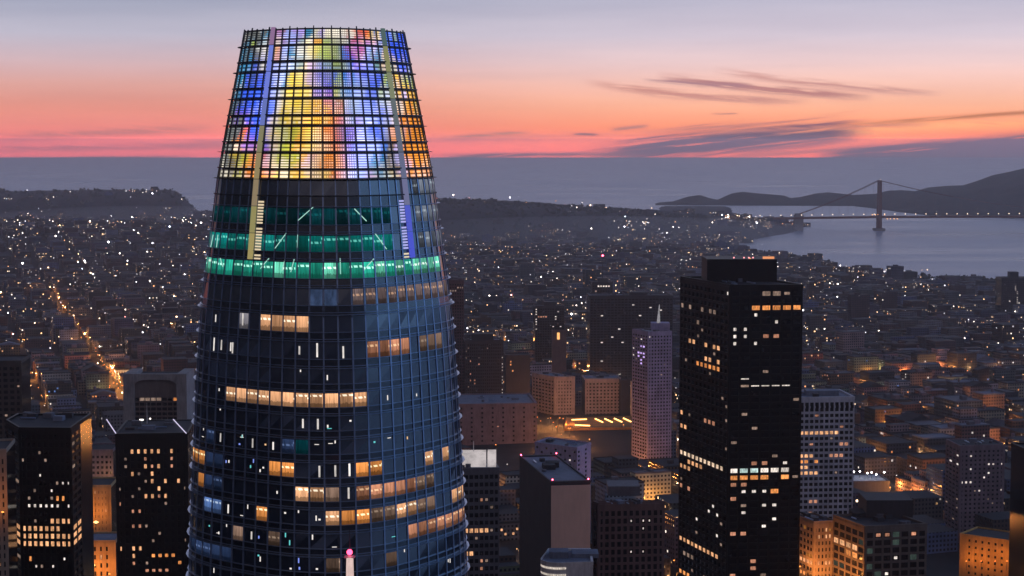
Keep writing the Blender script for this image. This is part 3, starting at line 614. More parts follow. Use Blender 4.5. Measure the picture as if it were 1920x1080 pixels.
# ------------------------------------------------------------------ named buildings
UNIT = {}
def unit_box(m_):
    """a shallow pane with its back on y = 0, one metre square, shared by all the lit windows of one kind"""
    if m_.name not in UNIT:
        mb = MB(); mb.prism([(-.5, -.06), (.5, -.06), (.5, 0), (-.5, 0)], 0, 1); UNIT[m_.name] = mb.mesh('lit_window', m_)
    return UNIT[m_.name]
class Block:
    """a building on a polygon plan (counter-clockwise from above), a glazed core with a proud grid of piers and spandrels on the faces listed in cols"""
    def __init__(s, name, label, cat, pts, zt, zb=0.0, core=M_blackglass, frame=None, cols=(), fh=3.6, pier=.8, spanh=1.3, proud=.35, roof=M_roof, parapet=1.2, top_blank=1.0, group=None, first=None):
        s.o = tag(empty(name, (sum(p[0] for p in pts) / len(pts), sum(p[1] for p in pts) / len(pts), zb)), label, cat, group)
        s.inv = Matrix.Translation(-s.o.location); s.pts = pts; s.zt, s.zb = zt, zb; s.cells = []; s.done = set()
        mb = MB(); mb.prism(pts, zb, zt, 0, 0); s.add(mb, 'wall' if frame is None else 'core', core)
        n = len(pts); cx = sum(p[0] for p in pts) / n; cy2 = sum(p[1] for p in pts) / n
        out_ = [(cx + (p[0] - cx) * 1.012, cy2 + (p[1] - cy2) * 1.012) for p in pts]; inn = [(cx + (p[0] - cx) * .95, cy2 + (p[1] - cy2) * .95) for p in pts]
        mb = MB()
        for i in range(n):
            j = (i + 1) % n; z0, z1 = zt - .6, zt + parapet
            mb.quad((*out_[i], z0), (*out_[j], z0), (*out_[j], z1), (*out_[i], z1), 0); mb.quad((*out_[i], z1), (*out_[j], z1), (*inn[j], z1), (*inn[i], z1), 0); mb.quad((*inn[j], zt), (*inn[i], zt), (*inn[i], z1), (*inn[j], z1), 0)
        mb.poly([(*p, zt + .15) for p in inn], 1); s.add(mb, 'roof', [frame or core, roof])
        if frame is not None:
            mb = MB()
            for i, nc in enumerate(cols):
                if not nc: continue
                a, b = Vector((*pts[i], 0)), Vector((*pts[(i + 1) % n], 0)); L = (b - a).length; d = (b - a) / L; nn = Vector((d.y, -d.x, 0)); ang = atan2(d.y, d.x); cw = L / nc
                nr = max(1, int((zt - top_blank - zb) / fh))
                for c_ in range(nc + 1):
                    q = a + d * min(max(c_ * cw, pier / 2), L - pier / 2); q2 = q + nn * proud / 2
                    mb.box(q2.x, q2.y, zb, pier, proud, zt - zb - .02, ang, 0)
                for r in range(nr + 1):
                    zz = zt - top_blank - r * fh
                    if r == 0: q2 = (a + b) / 2 + nn * (proud - .06) / 2; mb.box(q2.x, q2.y, zz, L, proud - .06, top_blank - .05, ang)
                    elif zz - spanh > zb: q2 = (a + b) / 2 + nn * (proud - .06) / 2; mb.box(q2.x, q2.y, zz, L, proud - .06, spanh, ang)
            s.add(mb, 'facade_frame', frame)
        for i, nc in enumerate(cols):
            if not nc: continue
            a, b = Vector((*pts[i], 0)), Vector((*pts[(i + 1) % n], 0)); L = (b - a).length; d = (b - a) / L; nn = Vector((d.y, -d.x, 0)); ang = atan2(d.y, d.x); cw = L / nc
            for r in range(max(1, int((zt - top_blank - zb) / fh))):
                for c_ in range(nc):
                    p = a + d * (c_ + .5) * cw; z0 = zt - top_blank - (r + 1) * fh + (spanh if frame is not None else .3 * fh); hh = fh - (spanh if frame is not None else .5 * fh)
                    u_, v_ = proj((p.x, p.y, z0 + hh / 2)); s.cells.append((u_, v_, p + nn * (.05 if frame is not None else .02), z0, hh, (cw - pier) if frame is not None else cw * .62, ang, i))
        s.ca = np.array([(q[0], q[1]) for q in s.cells]) if s.cells else None
    def add(s, mb, name, m_):
        o = mb.build(name, m_, s.o); o.matrix_parent_inverse = s.inv; return o
    def lit(s, pairs, m_, wide=1.0, tall=1.0):
        for u_, v_ in pairs:
            i = int(np.argmin((s.ca[:, 0] - u_) ** 2 + (s.ca[:, 1] - v_) ** 2))
            if i in s.done: continue
            s.done.add(i); _, _, p, z0, hh, ww, ang, _ = s.cells[i]
            o = link('lit_window', unit_box(m_), s.o); o.matrix_parent_inverse = s.inv
            o.matrix_basis = Matrix.Translation((p.x, p.y, z0 + hh * (1 - tall) / 2)) @ Matrix.Rotation(ang, 4, 'Z') @ Matrix.Diagonal((ww * .92 * wide, 1, hh * tall, 1))
    def line(s, u0, v0, u1, v1, m_, step=4, skip=0.0, **kw):
        n = max(1, int(abs(u1 - u0) / step)); r = random.Random(int(u0 * 7 + v0))
        s.lit([(u0 + (u1 - u0) * i / n, v0 + (v1 - v0) * i / n) for i in range(n + 1) if r.random() >= skip], m_, **kw)
    def dim(s, count, m_, seed, tall=.6, wide=.7):
        r = random.Random(seed); idx = [i for i in range(len(s.cells)) if i not in s.done and 0 < s.cells[i][0] < 1920 and s.cells[i][1] < 1085]; r.shuffle(idx)
        s.lit([(s.cells[i][0], s.cells[i][1]) for i in idx[:count]], m_, tall=tall, wide=wide)
    def box_on(s, name, u0, u1, v, Y, depth, m_, below=2.0, label=None):
        z = at((u0 + u1) / 2, v, Y).z; xa, xb = xat(u0, Y, z), xat(u1, Y, z); mb = MB()
        mb.prism([(xa, Y), (xb, Y), (xb, Y + depth), (xa, Y + depth)], s.zt - below + 2.2, z, 0, None); return s.add(mb, name, m_)
def quadplan(z, u0, Y0, u1, Y1, depth):
    """front edge from (u0, Y0) to (u1, Y1) seen at height z, going depth metres back square to it"""
    a, b = Vector((xat(u0, Y0, z), Y0)), Vector((xat(u1, Y1, z), Y1)); d = (b - a).normalized(); n_ = Vector((-d.y, d.x)) * depth
    return [tuple(a), tuple(b), tuple(b + n_), tuple(a + n_)]
def corner(z, ul, Yl, uc, Yc, ur, Yr):
    """plan from its left corner, near corner and right corner"""
    a, b, c_ = (Vector((xat(u_, y_, z), y_)) for u_, y_ in ((ul, Yl), (uc, Yc), (ur, Yr)))
    return [tuple(a), tuple(b), tuple(c_), tuple(a + c_ - b)]

# --- the black granite tower on the right
z = at(1369, 538, 850).z
S = Block('granite_tower', 'tall black granite office tower with stepped top, scattered orange windows, right of centre', 'office tower', corner(z, 1277, 905, 1369, 850, 1505, 854), z, 8, M_blackglass, M_black, (12, 7), 3.37, .95, 1.25, .5, M_roof, 1.0, 2.2)
tp_ = S.box_on('penthouse_box', 1326, 1457, 486, 878, 26, M_black)
mb = MB(); q = at(1442, 486, 876); mb.box(q.x, q.y + 2, q.z + .05, 5.5, 1.0, 1.1); mb.box(q.x - 9, q.y + 2, q.z + .05, 1, 1, .5); S.add(mb, 'rooftop_sign_light', lampmat('roof_sign_glow', (1, .38, .16), .9, False))
for u_ in (1376, 1395, 1412, 1404): q = at(u_, 485, 876); mb = MB(); mb.ball((q.x, q.y, q.z + .5), .45); S.add(mb, 'aviation_light', lampmat('small_rose_lamp', (1, .35, .35), 2.0, False))
S.line(1425, 571, 1493, 571, G_orange); S.line(1436, 550, 1466, 552, G_dim); S.lit([(1385, 615), (1404, 615), (1385, 630), (1405, 629), (1384, 646), (1408, 587), (1449, 598), (1425, 642), (1367, 553)], G_white, .35, .7); S.lit([(1439, 628), (1462, 628)], G_salmon, .7, .8)
S.line(1399, 717, 1470, 717, G_white, tall=.25); S.line(1399, 729, 1450, 729, G_dim, tall=.5)
S.lit([(1296, 639), (1305, 639), (1321, 644), (1336, 651), (1345, 653), (1326, 675), (1335, 677), (1344, 680)], G_warm); S.line(1312, 684, 1346, 695, G_orange)
S.lit([(1278, 570), (1299, 571), (1316, 574), (1331, 589), (1343, 580), (1306, 604)], G_dim); S.lit([(1271, 770), (1271, 796), (1287, 801)], G_warm); S.lit([(1321, 787), (1330, 789), (1339, 792)], G_salmon)
S.line(1270, 847, 1354, 881, glow('cream_room', (1, .72, .50), .95), 3); S.line(1276, 866, 1312, 879, G_warm, 3); S.lit([(1283, 907), (1292, 912)], G_salmon); S.line(1271, 1006, 1341, 1040, G_warm, 3); S.line(1266, 1071, 1287, 1079, G_orange, 3); S.line(1283, 1038, 1296, 1046, G_dim, 3)
S.lit([(1379, 883), (1438, 882), (1458, 881), (1478, 880)], G_white); S.lit([(1398, 883), (1418, 882)], glow('pale_teal_room', (.75, 1, .95), .8)); S.lit([(1376, 897), (1398, 898), (1418, 896), (1438, 896), (1477, 896), (1456, 922)], G_orange)
S.lit([(1418, 869), (1438, 869), (1374, 911), (1395, 911), (1375, 939), (1372, 1006), (1395, 1006), (1412, 1046), (1369, 1073), (1408, 1060)], G_salmon, .7, .8); S.lit([(1393, 926), (1412, 926), (1431, 925), (1433, 950), (1451, 950), (1400, 964), (1438, 980), (1452, 974), (1327, 960), (1306, 971), (1350, 964), (1335, 955), (1349, 1005), (1480, 866)], G_white, .5, .6)
S.dim(26, G_dim, 3)

# --- the white gridded tower beside it
z = at(1550, 748, 1100).z
Tw = Block('office_tower', 'white concrete tower of small square windows under a pale roof, right of the granite tower', 'office tower', quadplan(z, 1480, 1100, 1602, 1104, 34), z, 8, M_blackglass, wall('white_grid_concrete', (.50, .47, .52), .85), (13, 0, 0, 10), 3.55, .85, 1.5, .5, M_roofblue, 1.0, 2.4)
q = at(1540, 742, 1118); mb = MB(); mb.box(q.x, q.y, Tw.zt + .2, 20, 10, 3.0, 0, 0); Tw.add(mb, 'roof_plant', M_roofblue)
A, B = Vector(Tw.pts[0]), Vector(Tw.pts[1]); mb = MB()
for i in range(13): c_ = A + (B - A) * (i + .5) / 13; mb.box(c_.x, c_.y - .27, Tw.zt - 2.4 - 3.55 - .1, (B - A).length / 13 - .9, .5, 1.75)
Tw.add(mb, 'tall_window_row', M_blackglass)
Tw.line(1499, 814, 1569, 814, G_warm); Tw.line(1498, 850, 1519, 850, G_warm); Tw.line(1497, 861, 1527, 860, G_orange, skip=.2); Tw.line(1557, 858, 1576, 858, G_salmon); Tw.line(1497, 872, 1509, 872, G_warm); Tw.line(1496, 883, 1534, 883, G_warm); Tw.line(1516, 939, 1526, 939, G_salmon); Tw.line(1573, 836, 1584, 836, G_salmon)
Tw.lit([(1492, 950), (1518, 960), (1525, 828), (1577, 800), (1534, 781)], G_salmon, tall=.6); Tw.dim(20, G_dim, 5)

# --- orange-lit pair at lower right
z = at(1525, 982, 905).z
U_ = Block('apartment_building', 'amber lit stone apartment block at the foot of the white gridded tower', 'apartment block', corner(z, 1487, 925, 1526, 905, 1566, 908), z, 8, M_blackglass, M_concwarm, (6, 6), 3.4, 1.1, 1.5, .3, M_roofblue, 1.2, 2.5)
U_.lit([(1535, 1008), (1550, 1007), (1558, 1007), (1535, 1053), (1551, 1052), (1558, 1052), (1487, 1008), (1490, 1020), (1490, 1030), (1548, 999)], G_warm); U_.line(1502, 1043, 1522, 1052, G_warm, 3); U_.line(1490, 1070, 1505, 1075, G_orange, 3); U_.dim(10, glow('dim_amber_room', (1, .40, .08), .30), 4, 1, 1)
z = at(1622, 991, 880).z
V_ = Block('office_building', 'dark roofed brown office block with gridded green-grey front at lower right', 'office block', corner(z, 1563, 908, 1622, 880, 1738, 886), z, 8, M_blackglass, wall('brown_green_grid', (.15, .115, .10), .85), (5, 7), 3.9, 1.0, 1.2, .4, M_roof, 1.3, 2.2)
V_.box_on('roof_house', 1625, 1712, 938, 905, 22, M_char); V_.box_on('vent_box', 1600, 1640, 962, 906, 12, M_roof)
V_.line(1567, 1018, 1600, 1031, G_warm, 3); V_.line(1586, 1036, 1600, 1043, G_orange, 3); V_.lit([(1649, 1001), (1669, 1001), (1705, 1000)], G_salmon, .7, .6); V_.lit([(1684, 1049), (1663, 1075)], G_white, .5, .5); V_.dim(9, glow('dim_green_room', (.25, .4, .34), .12), 9, 1, 1)

# --- dark towers at lower left
z = at(84, 806, 750).z
a0, a1 = [(xat(u_, y_, z), y_) for u_, y_ in ((12, 772), (36, 751), (132, 750), (149, 768))], None
B_ = Block('office_tower', 'black chamfered office tower with three bright rows of windows, lower left', 'office tower', a0 + [(a0[3][0], 790), (a0[0][0], 790)], z, 8, M_blackglass, M_black, (2, 9, 2), 3.22, .95, 1.15, .4, M_roof, 1.0, 2.2)
for v_ in (984, 999, 1013): B_.line(24, v_, 148, v_, G_warm, 3)
B_.lit([(57, 954), (68, 955), (80, 954), (91, 953), (102, 954), (113, 954), (125, 954)], G_white, .7, .6); B_.lit([(103, 937), (114, 937), (57, 1044)], G_orange, .7); B_.lit([(125, 1041), (69, 1062), (103, 1060), (125, 905), (114, 905), (80, 895), (102, 921)], G_white, .5, .5); B_.dim(14, G_dim, 6)
z = at(284, 815, 900).z
C_ = Block('office_tower', 'black office tower with light lines on its slanted roof edges, left of the glass skyscraper', 'office tower', quadplan(z, 216, 900, 352, 903, 44), z, 8, M_blackglass, M_black, (11,), 3.8, 1.6, 1.5, .4, M_roof, .6, 7.5)
mb = MB()
for u0, v0, u1, v1 in ((200, 788, 217, 814), (325, 785, 349, 811)):
    mb.bar((xat(u1, 899, z + .9), 899, z + .9), (xat(u0, 944, z + .9), 944, z + .9), .28, 0, 5)
C_.add(mb, 'roof_edge_light', L_line)
mb = MB(); q = at(276, 800, 935); mb.bar((q.x, 935, z + .2), (q.x, 935, z + 11), .25, 0, 5, .08); C_.add(mb, 'roof_mast', M_white)
mb = MB(); mb.ball((q.x + 2, 933, z + 3), .6); mb.box(q.x - 2.5, 933, z + 2, 2, .6, .8); C_.add(mb, 'roof_light', L_white)
for row in ([(243, 850), (257, 850), (270, 850), (284, 850), (296, 850), (324, 850)], [(269, 880), (297, 880)], [(245, 895), (283, 895), (308, 895), (336, 895)], [(284, 909), (296, 909)], [(273, 924), (285, 924), (309, 924)], [(231, 1035), (245, 1035), (259, 1035), (246, 1048)]): C_.lit(row, G_warm, .8, .9)
C_.lit([(272, 865), (323, 865), (282, 880), (230, 938), (246, 964), (257, 964), (244, 991), (259, 991), (269, 936), (297, 924), (246, 1060), (323, 880)], G_salmon, .7, .7); C_.line(293, 1038, 332, 1048, G_orange, 6, tall=.7); C_.line(272, 1072, 310, 1075, G_salmon, 5, tall=.6); C_.dim(16, G_dim, 8)
z = at(4, 848, 700).z
Z_ = Block('apartment_building', 'rust lit slim apartment block cut by the left edge of the photo', 'apartment block', quadplan(z, -60, 700, 12, 702, 25), z, 8, M_blackglass, M_concwarm, (6,), 3.4, 1.2, 1.4, .3, M_roof, 1.0, 3.0)
Z_.line(0, 900, 0, 930, G_salmon); Z_.lit([(1, 902), (1, 912), (1, 921), (1, 930), (2, 1060)], G_warm, .6, .6)
z = at(10, 680, 1100).z
Z2 = Block('office_tower', 'plain dark brown slab tower at the left edge behind the chamfered black tower', 'office tower', quadplan(z, -70, 1100, 40, 1103, 30), z, 8, M_blackglass, wall('umber_cladding', (.06, .045, .04), .8), (9,), 3.6, 1.4, 1.6, .3, M_roof, 1, 3)
Z2.dim(8, G_dim, 2)
# --- canyon between them
z = at(178, 846, 1150).z
D0 = Block('office_building', 'dull violet block with a vertical white neon line between the two black towers', 'office block', quadplan(z, 146, 1150, 212, 1151, 26), z, 8, M_blackglass, M_mauve, (8,), 3.4, 1.3, 1.7, .3, M_roof, 1, 3)
mb = MB(); q = at(167, 870, 1149); mb.box(q.x, q.y - .6, D0.zt - 16, .8, .5, 16.5); D0.add(mb, 'vertical_neon', lampmat('white_violet_neon', (.9, .85, 1), 1.3, False)); D0.lit([(157, 862), (160, 862)], G_orange)
z = at(178, 913, 1050).z
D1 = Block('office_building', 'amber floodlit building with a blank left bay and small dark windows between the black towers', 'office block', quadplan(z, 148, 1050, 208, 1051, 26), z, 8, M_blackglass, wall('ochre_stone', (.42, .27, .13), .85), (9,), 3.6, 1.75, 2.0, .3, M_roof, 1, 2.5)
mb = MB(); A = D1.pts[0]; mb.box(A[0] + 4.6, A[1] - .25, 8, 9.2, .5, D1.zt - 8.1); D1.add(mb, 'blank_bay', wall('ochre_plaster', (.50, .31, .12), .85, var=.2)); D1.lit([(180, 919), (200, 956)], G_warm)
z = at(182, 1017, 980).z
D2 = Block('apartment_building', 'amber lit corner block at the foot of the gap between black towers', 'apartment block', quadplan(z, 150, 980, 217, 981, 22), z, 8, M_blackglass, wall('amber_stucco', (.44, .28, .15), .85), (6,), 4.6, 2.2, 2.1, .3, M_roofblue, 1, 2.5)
D2.lit([(167, 1059), (195, 1038)], G_warm, .6)
def flood(blk, u0, v0, Y, col, watts, m_, r=.7):
    q = at(u0, v0, Y); mb = MB(); mb.bar((q.x, q.y, max(8, q.z - 6)), (q.x, q.y, q.z - r * .5), .15, 0, 5); mb.ball(q, r, 1, None, .5); o = blk.add(mb, 'flood_lamp', [M_metal, m_])
    b_ = bulb(blk.o, q, col, watts); b_.matrix_parent_inverse = blk.inv; b_.location = (q.x, q.y - .4, q.z + .8); return o
flood(D1, 180, 979, 1040, ORA, 9000, lampmat('oval_flood', (1, .62, .22), 2.5, False), 1.9); flood(D1, 158, 985, 1036, ORA, 3500, L_orange); flood(D2, 166, 1076, 972, ORA, 7000, L_orange); flood(D2, 205, 1076, 970, ORA, 6000, L_orange); flood(D0, 200, 900, 1140, WAR, 4000, L_warm)
flood(U_, 1508, 1086, 894, ORA, 14000, L_orange); flood(U_, 1550, 1088, 892, ORA, 11000, L_orange); flood(U_, 1500, 1062, 905, ORA, 3500, L_orange); flood(V_, 1585, 1092, 880, ORA, 12000, L_orange); flood(Z_, 5, 960, 692, ORA, 3000, L_orange)
# --- frame with an arch
z = at(290, 703, 1350).z
E_ = Block('hotel_building', 'concrete framed building with an arched dark top and balcony rows, left of the glass skyscraper', 'hotel', quadplan(z, 250, 1352, 334, 1353, 30), z - 2, 8, M_blackglass, wall('dun_balcony', (.13, .10, .095), .85), (8,), 3.7, .5, 1.3, .5, M_roof, .8, 15.5)
for u0, u1 in ((231, 251), (331, 350)):
    mb = MB(); xa, xb = xat(u0, 1349, z), xat(u1, 1349, z); mb.prism([(xa, 1348), (xb, 1348), (xb, 1382), (xa, 1382)], 8, z + 1); E_.add(mb, 'side_tower', M_conc)
mb = MB(); xa, xb = xat(251, 1349, z), xat(331, 1349, z); n = 12
for i in range(n):
    f0, f1 = i / n, (i + 1) / n; g0, g1 = (1 - abs(2 * f0 - 1) ** 5), (1 - abs(2 * f1 - 1) ** 5); X0, X1 = xa + (xb - xa) * f0, xa + (xb - xa) * f1; h0, h1 = z - 5.5 + 3.5 * g0 - 1.5, z - 5.5 + 3.5 * g1 - 1.5
    mb.quad((X0, 1349, h0), (X1, 1349, h1), (X1, 1349, z + .9), (X0, 1349, z + .9)); mb.quad((X0, 1351, h0), (X1, 1351, h1), (X1, 1349, h1), (X0, 1349, h0)); mb.quad((X0, 1349, z + .9), (X1, 1349, z + .9), (X1, 1352, z + .9), (X0, 1352, z + .9))
E_.add(mb, 'arched_header', M_conc); E_.line(268, 738, 296, 738, G_dim); E_.lit([(299, 752), (330, 752), (297, 752)], G_orange); E_.dim(10, G_dim, 5)

# --- just right of the glass skyscraper
z = at(895, 882, 900).z
F_ = Block('office_building', 'grey terraced block topped by a brightly lit white penthouse beside the skyscraper', 'office block', quadplan(z, 850, 900, 936, 903, 26), z, 8, M_blackglass, M_grey, (9,), 3.9, .7, 1.7, .5, M_roofblue, 1, 2.5)
mb = MB(); q0, q1 = at(858, 851, 908), at(911, 851, 908); mb.prism([(q0.x, 908), (q1.x, 908), (q1.x, 920), (q0.x, 920)], F_.zt + .3, q0.z); q2, q3 = at(914, 851, 908), at(930, 851, 908); mb.prism([(q2.x, 908), (q3.x, 908), (q3.x, 918), (q2.x, 918)], F_.zt + .3, q2.z + .5); F_.add(mb, 'lit_penthouse', glow('white_penthouse_glow', (1, .90, .90), .72, var=.25, scale=(.15, .15, .2)))
mb = MB(); q = at(888, 838, 915); mb.bar((q.x, 915, F_.zt), (q.x, 915, q.z + 3), .2, 0, 5); F_.add(mb, 'flag_pole', M_white)
F_.line(868, 1002, 882, 1002, G_warm, 4); F_.line(890, 1001, 910, 1001, G_warm, 4); F_.line(868, 1036, 884, 1036, G_warm, 4); F_.lit([(900, 932), (905, 932), (900, 1052), (900, 1068), (872, 1070)], G_salmon, .7, .7); F_.dim(8, G_dim, 4)
z = at(1040, 906, 1000).z
Gt = Block('blank_walled_tower', 'dark tower with a tall blank tan end wall and red roof beacons at centre bottom', 'tower block', corner(z, 974, 1085, 1033, 1000, 1107, 1003), z, 8, M_char, None, (), roof=M_roofblue, parapet=1.0)
mb = MB(); A, B = Gt.pts[1], Gt.pts[2]; mb.box((A[0] + B[0]) / 2, A[1] - .1, 14, abs(B[0] - A[0]) - .05, .9, z - 15.2, atan2(B[1] - A[1], B[0] - A[0])); Gt.add(mb, 'blank_end_wall', M_tan)
mb = MB(); A, D = Gt.pts[1], Gt.pts[0]
for fr in (.1, .28): mb.box((Gt.pts[1][0] * (1 - .5) + Gt.pts[3][0] * .5) + fr * 12 - 4, 1040 + fr * 40, z + .3, 7, 9, 2.8, .1)
Gt.add(mb, 'roof_plant', M_roof)
for u_, v_, Y in ((977, 869, 1080), (1036, 899, 1000), (1103, 898, 1002), (1043, 866, 1086)):
    mb = MB(); q = at(u_, v_, Y); mb.bar((q.x, q.y, z + .3), (q.x, q.y, z + 1.6), .12, 0, 5); mb.ball((q.x, q.y, z + 2.0), .42, 1); Gt.add(mb, 'red_beacon', [M_metal, L_red])
mb = MB()
for v_ in (979, 998): q = at(992, v_, 1052); mb.box(xat(992, 1055, q.z), 1055, q.z, 1.2, .4, .8)
z = at(1058, 842, 1300).z
H_ = Block('apartment_building', 'lilac lit white apartment block behind the blank walled tower', 'apartment block', corner(z, 1003, 1325, 1082, 1300, 1108, 1322), z, 8, M_lilac, None, (9, 4), 3.2, pier=.5, roof=M_roofblue)
mb = MB()
for i, c_ in enumerate(H_.cells):
    if i % 2 == 0: mb.box(c_[2].x, c_[2].y, c_[3], c_[5] * .6, .3, c_[4] * .9, c_[6])
tag(H_.add(mb, 'dark_windows', M_blackglass), kind='stuff')
H_.lit([(1065, 859), (1065, 868), (1065, 875), (1100, 846), (1101, 860), (1012, 858), (1101, 875)], G_white, .6, .7)
z = at(1186, 946, 1050).z
I_ = Block('office_building', 'dark brick office block with tall stone piers and a blue-grey roof, bottom centre-right', 'office block', corner(z, 1112, 1055, 1121, 1050, 1246, 1054), z, 8, M_blackglass, M_brick, (1, 11), 4.6, 1.5, 1.5, .5, M_roofblue, 1.2, 4.0)
I_.box_on('roof_house', 1140, 1200, 912, 1075, 20, M_grey); I_.lit([(1183, 979), (1204, 979), (1218, 979), (1208, 992), (1178, 1035), (1186, 1036), (1207, 1036)], G_white, .35, .35)
# ship-like white building at the bottom
q0, q1 = at(1016, 1058, 930), at(1112, 1058, 930); z = q0.z; pl = []
for i in range(13): a = pi + pi * .62 * i / 12; pl.append((q0.x + 9 + 9.5 * cos(a), 938 + 9.5 * sin(a)))
pl += [(q1.x, 931), (q1.x, 962), (q0.x + 4, 962)]
W_ = Block('civic_building', 'round-nosed white building with lit terraces at the foot of the blank walled tower', 'public building', pl, z, 8, M_white, None, (), roof=M_roofblue)
for i, dz_ in enumerate((1.4, 5.0)):
    mb = MB(); mb.prism([(p[0] * 1.0, p[1] - .35) for p in pl[:13]] + [(pl[12][0], pl[12][1] + .2)], z - dz_ - 1.0, z - dz_, 0); W_.add(mb, 'lit_terrace', glow('terrace_light', (1, .86, .74), .8, var=.5))
mb = MB(); q = at(1048, 1052, 945); mb.box(q.x, 948, z, 10, 10, 3.4); mb.box(q.x + 14, 950, z, 14, 12, 2.2); W_.add(mb, 'roof_house', M_roofblue)

# --- mid distance
z = at(1035, 708, 1900).z
mJ = wall('pale_rose_stone', (.36, .29, .29), .9)
J1 = Block('hospital_building', 'pale rose stone block, the left wider one of a twin pair', 'apartment block', corner(z, 998, 1935, 1040, 1900, 1078, 1903), z, 10, M_blackglass, mJ, (7, 7), 3.6, 1.9, 2.0, .4, M_roofblue, 1, 4)
J2 = Block('hospital_building', 'pale rose stone block, the right one of a twin pair with a dark slot between', 'apartment block', quadplan(at(1130, 712, 1900).z, 1097, 1902, 1164, 1905, 30), at(1130, 712, 1900).z, 10, M_blackglass, mJ, (10,), 3.6, 1.9, 2.0, .4, M_roofblue, 1, 4)
J3 = Block('office_building', 'narrow dark slab with a lit pale edge beside the rose stone pair', 'office block', quadplan(at(1170, 715, 1890).z, 1165, 1890, 1182, 1891, 20), at(1170, 715, 1890).z, 10, M_char, None, (4,), 3.6)
mb = MB(); mb.box(J3.pts[1][0] + 1.2, 1890.5, 10, 2.2, 1.2, J3.zt - 10); J3.add(mb, 'lit_edge_wall', wall('cream_edge', (.6, .45, .34), .8))
z = at(1222, 624, 1600).z
K_ = Block('apartment_tower', 'lavender grey tower with violet lit windows, left of the black granite tower', 'apartment tower', corner(z, 1186, 1625, 1215, 1600, 1260, 1606), z, 10, M_blackglass, M_lilac, (6, 8), 3.1, 1.3, 1.6, .3, M_roof, 1, 3)
K_.box_on('roof_house', 1222, 1256, 606, 1615, 14, M_lilac); K_.lit([(1200, 650), (1206, 652), (1198, 658), (1204, 659), (1209, 661), (1200, 665), (1206, 667), (1204, 672), (1205, 679)], G_purple, 1.2); K_.lit([(1201, 635), (1220, 635), (1190, 652), (1187, 663)], G_white, .7, .7); K_.dim(8, G_dim, 2)
mb = MB(); q = at(1234, 600, 1618); mb.bar((q.x, 1618, K_.zt), (q.x + 1, 1618, q.z + 14), 2.2, 0, 6, .3); K_.add(mb, 'lit_spire', glow('spire_painted_light', (.95, .92, 1), .28))  # light on the spire put into its own glow
z = at(1180, 556, 2150).z
L_ = Block('apartment_tower', 'broad unlit dark slab on a hill behind the lavender tower', 'apartment tower', quadplan(z, 1106, 2150, 1262, 2155, 40), z, 10, M_blackglass, M_char, (24,), 3.2, 1.0, 1.5, .3, M_roof, 1, 3)
L_.box_on('roof_house', 1180, 1214, 548, 2160, 18, M_char); L_.lit([(1189, 572), (1127, 592), (1160, 616), (1126, 640), (1165, 640), (1146, 634), (1131, 678), (1200, 594), (1240, 581), (1217, 575), (1133, 705)], G_white, .9, .7)
z = at(1129, 530, 2500).z
N_ = Block('hotel_tower', 'dark tower with a lit sky lounge band and a red tipped antenna', 'hotel', quadplan(z, 1110, 2500, 1149, 2502, 28), z, 20, M_blackglass, M_char, (8,), 3.4, 1.2, 1.4, .3, M_roof, 1, 4)
N_.line(1122, 536, 1142, 536, G_white); N_.line(1128, 556, 1144, 557, G_salmon); N_.lit([(1117, 545), (1117, 575)], G_dim)
q = at(1130, 480, 2510); mb = MB(); mb.box(q.x, 2512, N_.zt, 14, 12, 6); mb.bar((q.x, 2510, N_.zt + 6), (q.x, 2510, q.z), .9, 0, 5, .3); N_.add(mb, 'antenna', M_metal); mb = MB(); mb.ball((q.x, 2510, q.z + .6), 1.3); N_.add(mb, 'red_beacon', L_red)
z = at(1030, 575, 2250).z
O_ = Block('apartment_tower', 'black apartment tower with a vertical string of lights on its left edge', 'apartment tower', quadplan(z, 1003, 2250, 1058, 2253, 24), z, 12, M_blackglass, M_char, (12,), 3.1, .9, 1.3, .3, M_roof, 1, 2.5)
for v_ in range(579, 618, 6): O_.lit([(1004, v_)], G_white, .9, .7)
O_.line(1008, 594, 1022, 594, G_salmon, 3); O_.lit([(1045, 585), (1043, 594), (1043, 600), (1049, 614), (1037, 614)], G_white, .9, .6); O_.box_on('roof_house', 1020, 1042, 566, 2256, 12, M_char)
z = at(1046, 622, 2100).z
O2 = Block('lit_kiosk_building', 'small block with a tall orange lit stair window below the dark apartment tower', 'building', quadplan(z, 1036, 2100, 1062, 2101, 12), z, 10, M_brick, None, (3,), 4.0); mb = MB(); q = at(1047, 632, 2099); mb.box(q.x, 2099.6, O2.zt - 9, 3.0, .6, 8); O2.add(mb, 'stair_window', lampmat('stair_glow', (1, .50, .16), 1.4, False))
z = at(856, 527, 1900).z
P1 = Block('apartment_tower', 'slim maroon tower seen at the right edge of the skyscraper', 'apartment tower', quadplan(z, 838, 1900, 870, 1902, 20), z, 10, M_blackglass, wall('maroon_brick', (.10, .055, .06), .9), (7,), 3.2, 1.2, 1.5, .3, M_roof, 1, 3); P1.line(846, 548, 868, 538, G_dim)
z = at(880, 640, 1840).z
P2 = Block('office_tower', 'dark mid-rise with a string of white lights down its right edge, near the skyscraper', 'office tower', quadplan(z, 872, 1840, 944, 1844, 28), z, 10, M_blackglass, M_char, (18,), 3.3, 1.0, 1.5, .3, M_roof, 1, 3)
for v_ in range(672, 742, 8): P2.lit([(941, v_)], G_white, .8, .6)
P2.lit([(882, 675), (882, 704), (890, 711), (889, 717), (897, 683), (883, 712)], G_salmon, .8, .8); P2.dim(7, G_dim, 3)
P2.box_on('roof_house', 884, 925, 626, 1848, 14, M_char)
z = at(970, 668, 1860).z
